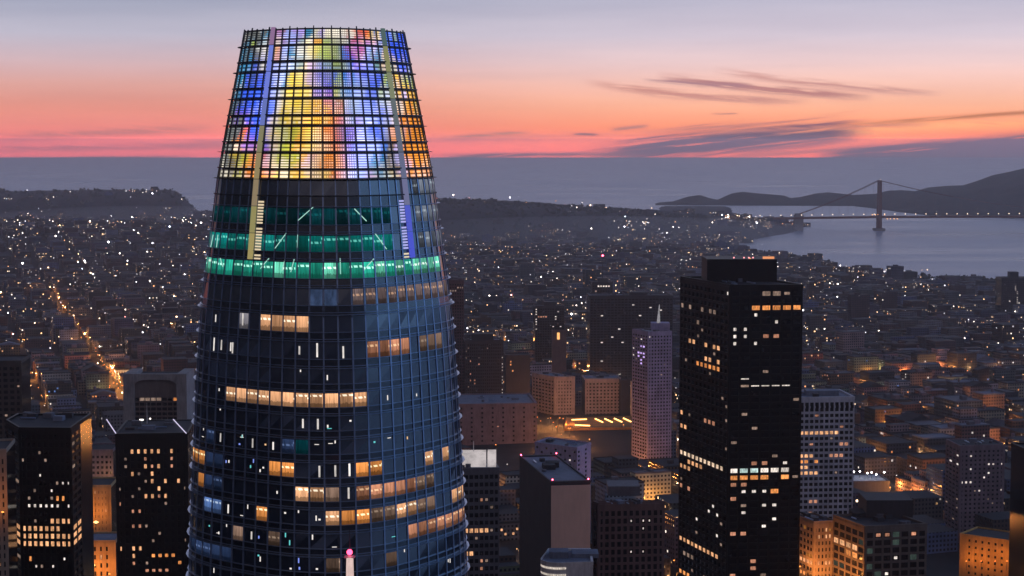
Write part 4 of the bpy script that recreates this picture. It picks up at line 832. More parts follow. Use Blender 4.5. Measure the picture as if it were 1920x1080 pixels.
P3 = Block('apartment_building', 'low black slab with an orange street glow behind it, right of the dark mid-rise', 'apartment block', quadplan(z, 948, 1860, 994, 1862, 22), z, 10, M_char, None, (12,), 3.2); P3.lit([(957, 680), (958, 686), (962, 695)], G_orange, 1, 1)
z = at(930, 760, 1720).z
Q_ = Block('warehouse_building', 'long low mauve warehouse with a flat navy roof beside the skyscraper', 'warehouse', quadplan(z, 850, 1720, 1007, 1728, 70), z, 8, M_mauve, None, (16,), 4.5, roof=M_roofblue)
mb = MB()
for i, c_ in enumerate(Q_.cells):
    if i % 2: mb.box(c_[2].x, c_[2].y, c_[3], c_[5] * .55, .24, c_[4] * .8, c_[6])
tag(Q_.add(mb, 'dark_windows', M_blackglass), kind='stuff'); Q_.lit([(882, 770), (937, 797)], G_salmon, .5, .4)
z = at(1900, 522, 3000).z
X_ = Block('apartment_tower', 'dark tower with a dotted vertical line of lights at the right edge', 'apartment tower', quadplan(z, 1878, 3000, 1935, 3003, 30), z, 10, M_blackglass, M_char, (16,), 3.1, 1.0, 1.4, .3, M_roof, 1, 3)
X_.box_on('roof_house', 1894, 1910, 510, 3004, 16, M_char)
for v_ in range(536, 626, 4): X_.lit([(1906, v_)], G_white, .8, .5)
X_.lit([(1893, 566), (1910, 568), (1918, 605), (1890, 606), (1919, 612)], G_white)
z = at(1828, 838, 1300).z
Y_ = Block('apartment_building', 'wide mauve apartment slab with scattered white windows at right', 'apartment block', corner(z, 1774, 1330, 1800, 1300, 1884, 1306), z, 8, M_blackglass, M_mauve, (4, 10), 3.2, 1.9, 1.7, .3, M_roof, 1, 3)
Y_.lit([(1799, 853), (1822, 853), (1799, 868), (1782, 865), (1819, 883), (1852, 867), (1862, 873), (1883, 873), (1850, 889), (1842, 897), (1877, 918), (1834, 920)], G_white, .9, .8); Y_.line(1803, 906, 1828, 906, G_white, 4, skip=.2); Y_.dim(8, G_dim, 3)
z = at(1912, 850, 820).z
Y2 = Block('office_tower', 'black tower sliver cut by the right edge of the photo', 'office tower', quadplan(z, 1932, 820, 2020, 822, 24), z, 8, M_blackglass, M_black, (10,), 3.5, .8, 1.2, .3, M_roof, 1, 3)
z = at(1850, 1022, 1120).z
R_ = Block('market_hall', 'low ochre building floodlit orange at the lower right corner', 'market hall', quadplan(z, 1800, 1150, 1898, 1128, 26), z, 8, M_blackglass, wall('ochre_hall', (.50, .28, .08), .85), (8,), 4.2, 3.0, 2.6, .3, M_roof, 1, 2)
z = at(1640, 912, 1480).z
Wd = Block('building_site', 'flat construction deck lit by white work lights behind the gridded tower', 'construction site', quadplan(at(1640, 905, 1480).z, 1597, 1480, 1668, 1482, 34), at(1640, 905, 1480).z, 8, M_grey, None, (), roof=M_white)
for u_ in (1601, 1612, 1626, 1634, 1643, 1658):
    mb = MB(); q = at(u_, 893, 1490 + random.uniform(-4, 12)); mb.bar((q.x, q.y, Wd.zt), (q.x, q.y, Wd.zt + 5), .15, 0, 5); mb.ball((q.x, q.y, Wd.zt + 5.5), .8, 1); Wd.add(mb, 'work_light', [M_metal, lampmat('site_lamp', (1, .97, .95), 14)])
for u_, Y in ((1812, 1138), (1840, 1130), (1866, 1124), (1888, 1118)): flood(R_, u_, 1052, Y, ORA, 2200, L_orange, .6)
flood(Gt, 1048, 1078, 955, WAR, 15000, L_warm); flood(Gt, 1098, 1078, 955, WAR, 15000, L_warm); flood(J1, 1062, 790, 1880, WHI, 9000, L_white, .9); flood(J2, 1120, 786, 1880, WHI, 9000, L_white, .9); flood(J1, 1020, 792, 1895, WHI, 7000, L_white, .9)  # lamps added to brighten the tan end wall and the rose stone pair
def roof_units(blk, n_, seed, hmax=3.2):
    r = random.Random(seed); a, b, d = Vector(blk.pts[0]), Vector(blk.pts[1 if len(blk.pts) < 5 else 3]), Vector(blk.pts[-1]); ang = atan2((b - a).y, (b - a).x)
    for i in range(n_):
        p_ = a + (b - a) * r.uniform(.15, .85) + (d - a) * r.uniform(.15, .85); mb = MB(); k = r.randrange(3)
        if k == 0: mb.box(p_.x, p_.y, blk.zt + .16, r.uniform(3, 7), r.uniform(2, 5), r.uniform(1.2, hmax), ang); blk.add(mb, 'roof_plant', r.choice([M_grey, M_roofblue, M_char]))
        elif k == 1: mb.bar((p_.x, p_.y, blk.zt + .1), (p_.x, p_.y, blk.zt + r.uniform(1.2, 2.2)), 1.4, 0, 10); blk.add(mb, 'cooling_fan', M_grey)
        else: q = Vector((cos(ang), sin(ang))) * r.uniform(2, 5); mb.bar((p_.x - q.x, p_.y - q.y, blk.zt + .7), (p_.x + q.x, p_.y + q.y, blk.zt + .7), .4, 0, 6); blk.add(mb, 'duct', M_steel)
for i, b_ in enumerate((B_, C_, Gt, V_, U_, F_, I_, Tw, S, H_, Q_, Y_, J1, J2, K_, L_, P2)): roof_units(b_, 7, 40 + i, 2.4)
# orange sports court
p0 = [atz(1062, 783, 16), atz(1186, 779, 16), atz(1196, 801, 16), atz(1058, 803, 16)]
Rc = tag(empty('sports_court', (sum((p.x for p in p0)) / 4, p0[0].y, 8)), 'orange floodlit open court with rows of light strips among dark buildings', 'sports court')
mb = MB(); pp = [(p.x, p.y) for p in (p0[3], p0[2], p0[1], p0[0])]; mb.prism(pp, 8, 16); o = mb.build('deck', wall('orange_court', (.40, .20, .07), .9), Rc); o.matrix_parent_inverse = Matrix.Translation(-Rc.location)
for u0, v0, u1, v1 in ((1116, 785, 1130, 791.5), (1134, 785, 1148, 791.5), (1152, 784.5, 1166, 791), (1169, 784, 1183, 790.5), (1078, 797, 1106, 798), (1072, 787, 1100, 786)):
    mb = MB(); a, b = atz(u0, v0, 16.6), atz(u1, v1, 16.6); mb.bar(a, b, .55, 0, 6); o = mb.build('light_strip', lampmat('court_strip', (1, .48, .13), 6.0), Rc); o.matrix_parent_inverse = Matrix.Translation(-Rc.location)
mb = MB()
for i in range(4):
    a, b = p0[i], p0[(i + 1) % 4]; mb.bar((a.x, a.y, 17.2), (b.x, b.y, 17.2), .25, 0, 4)
    for q in range(9): c_ = a + (b - a) * q / 9; mb.bar((c_.x, c_.y, 16), (c_.x, c_.y, 17.3), .12, 0, 4)
o = mb.build('railing', M_metal, Rc); o.matrix_parent_inverse = Matrix.Translation(-Rc.location)
# mast with red beacon in front of the skyscraper
q = at(656, 1040, 255); mast = tag(empty('beacon_mast', (q.x, 255, 8)), 'white lit mast with a glowing red beacon in front of the skyscraper', 'mast')
mb = MB(); mb.bar((q.x, 255, 8), (q.x, 255, 205), 1.6, 0, 8, .9); mb.bar((q.x, 255, 205), (q.x, 255, q.z - .2), .70, 0, 8, .42); o = mb.build('mast_pole', wall('mast_white', (.75, .7, .68), .6), mast); o.matrix_parent_inverse = Matrix.Translation(-mast.location)
mb = MB(); mb.bar((q.x, 254.9, q.z - 5.8), (q.x, 254.9, q.z - .4), .62, 0, 8, .50); o = mb.build('lit_shaft', glow('mast_painted_light', (1, .72, .66), 1.1, var=.15), mast); o.matrix_parent_inverse = Matrix.Translation(-mast.location)  # light on the mast top put into the shaft's own glow
mb = MB(); cz = Vector((q.x, 254.6, q.z + .45))
for i in range(8):
    for j in range(12):
        P_ = [cz + Vector((cos(b_) * cos(a_), cos(b_) * sin(a_), sin(b_))) * .42 for b_, a_ in ((-pi / 2 + pi * i / 8, 2 * pi * j / 12), (-pi / 2 + pi * i / 8, 2 * pi * (j + 1) / 12), (-pi / 2 + pi * (i + 1) / 8, 2 * pi * (j + 1) / 12), (-pi / 2 + pi * (i + 1) / 8, 2 * pi * j / 12))]
        mb.quad(*P_)
o = mb.build('red_beacon', lampmat('strong_red_beacon', (1, .07, .17), 4.5), mast); o.matrix_parent_inverse = Matrix.Translation(-mast.location)
mb = MB(); mb.box(q.x, 255.2, q.z - .45, 1.5, 1.1, .16); mb.box(q.x, 254.5, q.z - .05, 1.5, .06, .06); mb.box(q.x - .72, 254.5, q.z - .3, .06, .06, .3); mb.box(q.x + .72, 254.5, q.z - .3, .06, .06, .3)  # platform and bracket added to catch the red light in place of a halo
o = mb.build('added_glow_platform', wall('mast_grey', (.35, .33, .33), .6), mast); o.matrix_parent_inverse = Matrix.Translation(-mast.location)
o = bulb(mast, (0, 0, 0), (1, .05, .16), 60); o.location = (0, -1.4, q.z + .5 - 8)
mb = MB(); mb.bar((q.x, 255, q.z), (q.x, 255, q.z + 3.6), .10, 0, 5, .05); o = mb.build('lightning_rod', M_metal, mast); o.matrix_parent_inverse = Matrix.Translation(-mast.location)

# ------------------------------------------------------------------ the suspension bridge over the strait
BY = 6150.0
br = tag(empty('suspension_bridge', (xat(1648, BY, 0), BY, 0)), 'long red suspension bridge with one tall tower and a lamp-lit deck across the strait', 'bridge')
BI = Matrix.Translation(-br.location)
def bb(mb, name, m_, par=None):
    o = mb.build(name, m_, par or br); o.matrix_parent_inverse = BI if par is None else Matrix(); return o
bx = lambda u_, z: xat(u_, BY, z)
ztop, zdk = at(1648, 338, BY).z, at(1648, 405, BY).z
tw_ = MB()
for dy_ in (-14, 14):
    for h0, h1, w_ in ((-5, zdk + 6, 13), (zdk + 6, zdk + 40, 11.5), (zdk + 40, zdk + 75, 10), (zdk + 75, ztop, 8.5)): tw_.box(bx(1648, 0), BY + dy_, h0, w_, 8, h1 - h0)
for h_ in (zdk - 16, zdk + 38, zdk + 73, ztop - 9): tw_.box(bx(1648, 0), BY, h_, 7, 20, 8)
bb(tw_, 'tower', M_orange)
mb = MB(); mb.box(bx(1648, 0), BY, -6, 34, 50, 14); bb(mb, 'pier', M_conc)
for u_ in (1497,):
    mb = MB(); mb.box(bx(u_, 0), BY, -6, 30, 24, zdk + 10); mb.box(bx(u_, 0), BY, zdk, 24, 20, 9); bb(mb, 'pylon', M_conc)
xl, xr = bx(1322, zdk), bx(2150, zdk)
def dkz(x): q = (x - bx(1648, zdk)) / (xr - bx(1648, zdk)); return zdk + (3.0 * q if q > 0 else 12 * q)
mb = MB(); n = 60
for i in range(n):
    x0, x1 = xl + (xr - xl) * i / n, xl + (xr - xl) * (i + 1) / n; z0, z1 = dkz(x0), dkz(x1)
    for dy_ in (-13, 13):
        mb.quad((x0, BY + dy_, z0 - 7), (x1, BY + dy_, z1 - 7), (x1, BY + dy_, z1), (x0, BY + dy_, z0))
    mb.quad((x0, BY - 13, z0), (x1, BY - 13, z1), (x1, BY + 13, z1), (x0, BY + 13, z0))
bb(mb, 'deck', M_orange)
# steel arch over the fort and its columns
mb = MB(); xa, xb = bx(1460, zdk), bx(1490, zdk)
for i in range(10):
    f0, f1 = i / 10, (i + 1) / 10; g_ = lambda f: 12 + (zdk - 30) * (1 - (2 * f - 1) ** 2) * .9
    mb.bar((xa + (xb - xa) * f0, BY - 8, g_(f0)), (xa + (xb - xa) * f1, BY - 8, g_(f1)), 1.6, 0, 4)
    mb.bar((xa + (xb - xa) * f0, BY - 8, g_(f0)), (xa + (xb - xa) * f0, BY - 8, zdk - 8), .8, 0, 4)
bb(mb, 'arch', M_orange)
for dy_ in (-13, 13):
    mb = MB(); x0 = bx(1648, ztop)
    pts = [(x0 + (bx(1500, zdk) - x0) * f, ztop + (zdk + 8 - ztop) * f - 22 * f * (1 - f)) for f in np.linspace(0, 1, 12)][::-1]
    pts += [(x0 + (xr - x0) * f, ztop + (zdk + 4 - ztop) * (1 - (1 - f) ** 2.0)) for f in np.linspace(0.04, 1, 16)]
    for (xa, za), (xb, zb) in zip(pts[:-1], pts[1:]): mb.bar((xa, BY + dy_, za), (xb, BY + dy_, zb), 1.0, 0, 5)
    bb(mb, 'main_cable', M_orange)
    mb = MB()
    for i in range(40):
        x = bx(1500, zdk) + (xr - bx(1500, zdk)) * (i + .5) / 40; zc = np.interp(x, [p[0] for p in pts], [p[1] for p in pts])
        if zc > dkz(x) + 4: mb.bar((x, BY + dy_, dkz(x)), (x, BY + dy_, zc), .18, 0, 4)
    tag(bb(mb, 'hanger', M_orange), kind='stuff')
LM = MB(); LM.bar((0, 0, 0), (0, 0, 6), .35, 0, 4); LM.ball((0, 0, 7), 1.7, 1); lamp_me = LM.mesh('deck_lamp', [M_metal, lampmat('bridge_lamp', (1, .74, .52), 4, False)])
LM = MB(); LM.bar((0, 0, 0), (0, 0, 4), .35, 0, 4); LM.ball((0, 0, 5), 1.9, 1); lamp_me2 = LM.mesh('deck_lamp', [M_metal, lampmat('bridge_amber_lamp', (1, .42, .12), 4.0, False)])
for i in range(46):
    u_ = 1366 + i * 19.4
    if u_ > 2100: break
    x = bx(u_, zdk); o = link('deck_lamp', lamp_me, br); o.matrix_parent_inverse = BI; o.location = (x, BY - 13, dkz(x))
for u_ in (1634, 1640, 1645, 1651, 1657, 1662, 1668, 1675, 1681):
    x = bx(u_, zdk); o = link('deck_lamp', lamp_me2, br); o.matrix_parent_inverse = BI; o.location = (x, BY - 13.5, dkz(x) - (0 if u_ < 1660 else 14))
mb = MB(); mb.ball((bx(1650, ztop), BY - 12, ztop + 3), 2.2); bb(mb, 'tower_beacon', lampmat('pale_beacon', (1, .85, .8), 1.3, False))

# ------------------------------------------------------------------ streets, houses, lamps
D1 = np.array([-.2985, .9544]); D2 = np.array([.9544, .2985]); ORG = np.array([atz(222, 740, 12).x, atz(222, 740, 12).y])
BQ, BP, ST = 128.0, 92.0, 19.0                                      # block length, block depth (street centre to street centre), street width
def loc2w(p, q): return ORG + D2 * p + D1 * q
named = []
for b_ in [o for o in COL.objects if o.parent is None and o.get('category') and o.type == 'EMPTY' and o.name != br.name]:
    v_ = [(c.matrix_world if False else (c.matrix_parent_inverse if True else None), c) for c in b_.children]
    P = []
    for c in b_.children:
        if c.type == 'MESH' and c.name.split('.')[0] not in ('lit_window', 'mullion', 'sunshade_fin', 'lit_brace'):
            bbx = [Vector(q) for q in c.bound_box]; P += bbx
    if not P: continue
    xs, ys, zs = [p.x for p in P], [p.y for p in P], [p.z for p in P]; px_ = [proj((p.x, p.y, max(p.z, 0))) for p in P]
    named.append((min(xs), max(xs), min(ys), max(ys), min(q[0] for q in px_), max(q[0] for q in px_), min(q[1] for q in px_), b_))
def clear_of(x, y, r): return all(not (a - r < x < b + r and c_ - r < y < d + r) for a, b, c_, d, *_ in named)
def hidden(x, y, z):
    u_, v_ = proj((x, y, z))
    return any(e < u_ < f_ and v_ > g_ + 4 and c_ < y for a, b, c_, d, e, f_, g_, _ in named)
lots = []; lampspots = []; hr = random.Random(21)
for i in range(-26, 40):
    for j in range(-8, 46):
        p0, q0 = i * BP, j * BQ; cx, cy2 = loc2w(p0 + BP / 2, q0 + BQ / 2)
        if cy2 < -600 or cy2 > 7000: continue
        u_ = 960 + F * cx / max(cy2, 1); inview = cy2 > 1000 and -160 < u_ < 2080
        side_ = -2600 < cx < -250 and -300 < cy2 < 1500               # seen only as reflections in the glass
        if not inview and not side_: continue
        g_ = float(land(cx, cy2))
        if g_ < 3: continue
        dens = 1.0 if cy2 < 4300 else max(.12, 1 - (cy2 - 4300) / 1500)
        if g_ > 40 and cy2 > 5000: dens *= .05 if u_ > 400 else .14
        if float(land(cx * 1.03, cy2 * 1.03)) < 2 or float(land(cx, cy2 + 190)) < 2: continue
        dist = cy2
        lw = hr.choice([22, 28, 34]) if dist < 1900 else hr.choice([15, 19, 24]) if dist < 3200 else hr.choice([22, 28])
        dp = (BP - ST) / 2 - 3
        for side in (0, 1):
            q = q0 + ST / 2
            while q < q0 + BQ - ST / 2 - 8:
                ww = min(lw * hr.uniform(.75, 1.3), q0 + BQ - ST / 2 - q)
                if hr.random() < dens * .93:
                    dd = dp * hr.uniform(.75, 1.0); pc = p0 + ST / 2 + dd / 2 if side == 0 else p0 + BP - ST / 2 - dd / 2
                    x, y = loc2w(pc, q + ww / 2)
                    if abs(p0) < 1 and side == 0: pass
                    h_ = hr.choice([10, 12, 13, 15, 18, 22]) * hr.uniform(.85, 1.2) * (1.25 if dist < 1900 else 1)
                    if hr.random() < .06 and dist < 3600: h_ *= hr.uniform(1.5, 2.2) if dist > 2000 else 1.2
                    lots.append((x, y, dd, ww - .8, h_, inview))
                q += ww
        busy = (i * 7 + 3) % 5 == 0
        for k in range(9 if busy else 4): lampspots.append((*loc2w(p0 + (6.5 if k % 2 else -6.5), q0 + k * (14 if busy else 32) + 8), busy))
        for k in range(2): lampspots.append((*loc2w(p0 + 25 + k * 45, q0 + 6.5), False))
KEEP = [(985, 1205, 1540, 1935), (1590, 1690, 1200, 1500), (995, 1115, 1090, 1300), (855, 1012, 1480, 1720), (225, 355, 1080, 1350), (1780, 1910, 850, 1135), (1480, 1745, 500, 900), (1230, 1262, 1060, 1500)]
def keep(x, y): u_ = 960 + F * x / max(y, 1); return any(a < u_ < b and c_ < y < d for a, b, c_, d in KEEP)
lots = [l for l in lots if clear_of(l[0], l[1], 14) and not keep(l[0], l[1])]
ANG = atan2(D2[1], D2[0])
TINTS = [('slate grey', (.10, .105, .13)), ('brick red', (.17, .075, .06)), ('cream', (.34, .29, .24)), ('mauve', (.20, .15, .18)), ('tan', (.26, .19, .14)), ('charcoal', (.05, .05, .06)), ('pale blue', (.20, .23, .32)), ('olive', (.13, .13, .09)), ('off-white', (.42, .40, .40)), ('rust brown', (.16, .085, .05)), ('dusky pink', (.30, .19, .19)), ('grey-green', (.13, .16, .15))]
HMAT = houses_mat('small_building_walls', 0.0, 0.0)
CMAT = houses_mat('far_house_walls', .07, 6.0)
cand = []
for l in lots:
    if not l[5]: continue
    x, y, dx_, dy_, h_, _ = l; g_ = float(land(x, y)); u_, v_ = proj((x, y, g_ + h_))
    if 0 < u_ < 1920 and v_ < 1100 and not hidden(x, y, g_ + h_): cand.append((y, l, g_, u_, v_))
cand.sort(key=lambda c_: c_[0]); near = cand[:235]; near_set = {id(c_[1]) for c_ in near}
LITS = [('warm', G_warm), ('orange', G_orange), ('white', G_white), ('pinkish', G_salmon), ('bluish', G_blue)]
short_ = {'skyscraper': 'glass skyscraper', 'granite_tower': 'granite tower'}
def nick(o):
    n_ = o['label'].split(); return ' '.join(n_[:3])
NUM = ['no', 'one', 'two', 'three', 'four', 'five', 'six']
seen = {}; br_ = random.Random(9)
ROOFS = ['bare flat roof', 'roof hut', 'two roof huts', 'roof tank', 'stepped top', 'gabled roof', 'long roof ridge vent', 'chimney stack']
lm_list = [(xat((e + f_) / 2, (c_ + d) / 2, 10), (c_ + d) / 2, nm) for (a, b, c_, d, e, f_, g_, o_) in named for nm in [None]]
LMK = [('glass skyscraper', TCX, TCY + 900), ('granite tower', *S.pts[1]), ('white gridded tower', *Tw.pts[0]), ('blank-walled tower', *Gt.pts[1]), ('lilac apartment block', *H_.pts[1]), ('lavender tower', *K_.pts[1]), ('orange sports court', Rc.location.x, Rc.location.y), ('mauve warehouse', *Q_.pts[0]), ('rose stone pair', *J1.pts[1]), ('arched hotel', *E_.pts[0]), ('roof-lit black tower', *C_.pts[0]), ('ochre market hall', *R_.pts[0]), ('construction deck', *Wd.pts[0]), ('mauve slab', *Y_.pts[0]), ('chamfered black tower', *B_.pts[1]), ('hilltop dark slab', *L_.pts[0]), ('dark mid-rise', *P2.pts[0]), ('string-lit black tower', *O_.pts[0]), ('brick pier block', *I_.pts[1])]
def relation(x, y):
    n_, lx, ly = min(LMK, key=lambda q: (q[1] - x) ** 2 + ((q[2] - y) * .6) ** 2)
    u0, u1 = 960 + F * lx / ly, 960 + F * x / y
    if abs(u0 - u1) < 45: return ('behind the ' if y > ly else 'in front of the ') + n_
    return ('left of the ' if u1 < u0 else 'right of the ') + n_
used_labels = set()
for y0, l, g_, u_, v_ in near:
    x, y, dx_, dy_, h_, _ = l; o = None
    for attempt in range(60):
        tn, tint = br_.choice(TINTS); ri = br_.choice([0, 1, 1, 2, 3, 4, 5, 6, 7]) if dx_ < 30 or attempt else br_.choice([0, 1, 2, 3, 4]); nl = br_.choice([0, 0, 1, 1, 2, 2, 3, 4, 5]); lc = br_.choice([0, 0, 0, 1, 1, 2, 2, 3, 4])
        size = 'tall' if h_ > 30 else 'low' if h_ < 13 else 'wide' if dy_ > 30 else 'mid-height'
        lab = f"{size} {tn} building with {ROOFS[ri]} and " + (f"{NUM[nl]} {LITS[lc][0]} lit window{'s' if nl > 1 else ''}" if nl else 'no lit window') + ' ' + relation(x, y)
        if len(lab.split()) > 16: lab = lab.replace(' and ', ', ').replace(' lit window', ' window')
        if lab not in used_labels and len(lab.split()) <= 16: break
    used_labels.add(lab)
    tv = tuple(c_ * br_.uniform(.85, 1.15) for c_ in tint) + (br_.random(),)
    root = tag(empty('city_building', (x, y, g_ - 1)), lab, 'building', 'small buildings of the city streets'); inv = Matrix.Translation(-root.location)
    def pt(mb, n_, m_): oo = mb.build(n_, m_, root); oo.matrix_parent_inverse = inv; return oo
    hh = h_ * (.7 if ri == 4 else 1); zt = g_ + hh
    mb = MB(); mb.box(x, y, g_ - 1, dx_, dy_, hh + 1, ANG, 0, 0, False, tv, True)
    if ri == 4: mb.box(x, y, zt, dx_ * .65, dy_ * .6, h_ * .3, ANG, 0, 0, False, tv, True)
    pt(mb, 'wall', HMAT)
    C0, S0 = cos(ANG), sin(ANG); W = lambda a, b, z: (x + C0 * a - S0 * b, y + S0 * a + C0 * b, z)
    mb = MB(); rm = br_.choice([M_roof, M_roof, M_roof, M_char, M_grey, M_roofblue])
    if ri == 5:
        a, b, e = dx_ / 2 + .4, dy_ / 2 + .4, min(dx_, dy_) * .28
        mb.quad(W(-a, -b, zt), W(0, -b, zt + e), W(0, b, zt + e), W(-a, b, zt)); mb.quad(W(0, -b, zt + e), W(a, -b, zt), W(a, b, zt), W(0, b, zt + e)); mb.poly([W(-a, -b, zt), W(a, -b, zt), W(0, -b, zt + e)]); mb.poly([W(a, b, zt), W(-a, b, zt), W(0, b, zt + e)])
    else:
        mb.box(x, y, zt + .01, dx_ - .5, dy_ - .5, .25, ANG)
        for sx, sy, a, b in ((dx_ + .5, .35, 0, -dy_ / 2), (dx_ + .5, .35, 0, dy_ / 2), (.35, dy_ - .4, -dx_ / 2, 0), (.35, dy_ - .4, dx_ / 2, 0)): q = W(a, b, 0); mb.box(q[0], q[1], zt - .3, sx, sy, 1.2, ANG)
    pt(mb, 'roof', rm)
    for nn_ in range({1: 1, 2: 2, 3: 1, 6: 1, 7: 1}.get(ri, 0)):
        q = W(br_.uniform(-.25, .25) * dx_, (br_.uniform(-.3, -.1) if nn_ == 0 else br_.uniform(.1, .3)) * dy_, 0); mb = MB()
        if ri in (1, 2): mb.box(q[0], q[1], zt + .2, br_.uniform(4, 7), br_.uniform(4, 8), br_.uniform(2.6, 4.2), ANG); pt(mb, 'roof_hut', br_.choice([M_grey, M_char, M_mauve]))
        elif ri == 3:
            mb.bar((q[0], q[1], zt + 1.6), (q[0], q[1], zt + 4.6), 1.7, 0, 10); mb.bar((q[0], q[1], zt + 4.6), (q[0], q[1], zt + 5.6), 1.75, 0, 10, .1)
            for a in range(4): mb.bar((q[0] + 1.2 * cos(a * pi / 2), q[1] + 1.2 * sin(a * pi / 2), zt), (q[0] + 1.2 * cos(a * pi / 2), q[1] + 1.2 * sin(a * pi / 2), zt + 1.7), .14, 0, 4)
            pt(mb, 'water_tank', M_mauve)
        elif ri == 6: mb.box(x, y, zt + .2, 2.5, dy_ * .7, 1.6, ANG); pt(mb, 'roof_vent', M_grey)
        else: mb.box(q[0], q[1], zt, 1.6, 1.6, 4.2, ANG); pt(mb, 'chimney', M_brick)
    # lit windows on the two faces turned to the camera
    sp = [(0, c_, r_) for c_ in range(int(dx_ / 3) - 1) for r_ in range(1, max(2, int(hh / 3.3)))] + [(1, c_, r_) for c_ in range(int(dy_ / 3) - 1) for r_ in range(1, max(2, int(hh / 3.3)))]
    br_.shuffle(sp); toward = 1 if x < 0 else -1
    for fi, c_, r_ in sp[:nl]:
        r_ = max(1, int(hh / 3.3) - 1 - br_.randrange(0, 3))
        if fi == 0: q = W(-dx_ / 2 + c_ * 3 + 2.2, -dy_ / 2, 0); ang = ANG
        else: q = W(toward * dx_ / 2, -dy_ / 2 + c_ * 3 + 2.2, 0); ang = ANG + toward * pi / 2
        oo = link('lit_window', unit_box(LITS[lc][1]), root); oo.matrix_parent_inverse = inv; oo.matrix_basis = Matrix.Translation((q[0], q[1], g_ + r_ * 3.3 + .9)) @ Matrix.Rotation(ang, 4, 'Z') @ Matrix.Diagonal((1.6, 1, 1.7, 1))
# all the rest of the city: one mass of houses
mb = MB(); fr_ = random.Random(4)
for l in lots:
    if id(l) in near_set: continue
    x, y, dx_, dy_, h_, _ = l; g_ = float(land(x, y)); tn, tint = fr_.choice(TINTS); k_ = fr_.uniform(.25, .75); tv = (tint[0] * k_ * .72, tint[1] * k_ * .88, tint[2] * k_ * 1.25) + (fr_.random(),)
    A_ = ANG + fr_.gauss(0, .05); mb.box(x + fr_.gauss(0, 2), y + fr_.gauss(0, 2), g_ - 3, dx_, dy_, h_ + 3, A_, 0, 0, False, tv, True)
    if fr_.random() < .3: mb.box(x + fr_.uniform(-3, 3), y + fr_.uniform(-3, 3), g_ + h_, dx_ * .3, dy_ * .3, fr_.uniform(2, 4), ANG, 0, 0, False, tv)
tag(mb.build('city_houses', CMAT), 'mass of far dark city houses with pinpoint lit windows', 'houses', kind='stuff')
print('LOTS', len(lots), 'cand', len(cand), cand[234][0] if len(cand) > 234 else None)
# street lamps: the nearest and brightest as things, the rest one mass of lights
def lamp_mesh(m_, r=.55):
    mb = MB(); mb.bar((0, 0, 0), (0, 0, 8.5), .14, 0, 5, .09); mb.bar((0, 0, 8.5), (1.5, 0, 9.0), .08, 0, 4); mb.ball((1.6, 0, 8.8), r, 1, None, .6); return mb.mesh('street_lamp', [M_metal, m_])
LO, LW, LWH = lamp_mesh(L_orange, .75), lamp_mesh(L_warm), lamp_mesh(L_white)
sl = []
for k in range(46):
    for s_ in (-7, 7): sl.append((*loc2w(s_, -180 + k * 36), 'o'))
lr = random.Random(31); rest = []
for x, y, av in lampspots:
    if not clear_of(x, y, 4): continue
    if 1000 < y < 2300 and 0 < 960 + F * x / y < 1920 and not hidden(x, y, 25): rest.append((y, x))
rest.sort(); taken = set()
for y, x in rest[:190]: sl.append((x, y, lr.choice('ooowwx'))); taken.add((x, y))
POOL = [(1680, 808), (1662, 802), (1825, 800), (1838, 796), (1905, 842), (1918, 836), (1620, 864), (1716, 868), (1740, 905), (1045, 796), (1060, 812), (1020, 800), (1110, 884), (1120, 895), (1242, 950), (1250, 985), (1246, 1010), (972, 990), (960, 975), (950, 955), (940, 940), (945, 650), (1000, 652), (985, 645), (1030, 690), (965, 742), (975, 735), (70, 702), (96, 690), (45, 640), (72, 552), (18, 548), (312, 612), (150, 650), (140, 640), (215, 730), (205, 712), (225, 722), (185, 690), (120, 610), (880, 985), (1850, 780), (1570, 700), (1785, 700), (1890, 770), (1640, 770), (1770, 760)]
for u_, v_ in POOL:
    q = atz(u_, v_, 14)
    for i in range(3 if v_ > 640 else 2): sl.append((q.x + lr.uniform(-9, 9), q.y + lr.uniform(-25, 15), 'p'))
for x, y, c_ in sl:
    if y > 3500: continue
    pool = c_ == 'p'; c_ = 'o' if pool else c_
    o = link('street_lamp', {'o': LO, 'w': LW, 'x': LWH}[c_]); o.location = (x, y, float(land(x, y)) - .3); o.rotation_euler = (0, 0, lr.uniform(0, 6.28))
    if pool: bulb(o, (1.6, 0, 8.0), ORA, 13000)
    elif lr.random() < (.45 if c_ == 'o' and y > 2300 else .75): bulb(o, (1.6, 0, 8.0), {'o': ORA, 'w': WAR, 'x': WHI}[c_], {'o': 8000, 'w': 4200, 'x': 2600}[c_])
    tag(o, {'o': 'street lamp with a deep orange head on a slim pole in a city street', 'w': 'street lamp with a warm amber head on a slim pole in a city street', 'x': 'street lamp with a white head on a slim pole in a city street'}[c_], 'street lamp', 'street lamps of the city')
mb = MB(); PALL = [(1, .86, .76), (1, .80, .66), (.95, .92, 1), (1, .62, .34), (1, .45, .16), (1, .35, .30), (.75, .82, 1)]; PW_ = [30, 26, 18, 14, 8, 4, 6]
def spot(x, y, dz_, r, k, col):
    z = float(land(x, y)); mb.ball((x, y, z + dz_), r, 0, tuple(c_ * k for c_ in col))
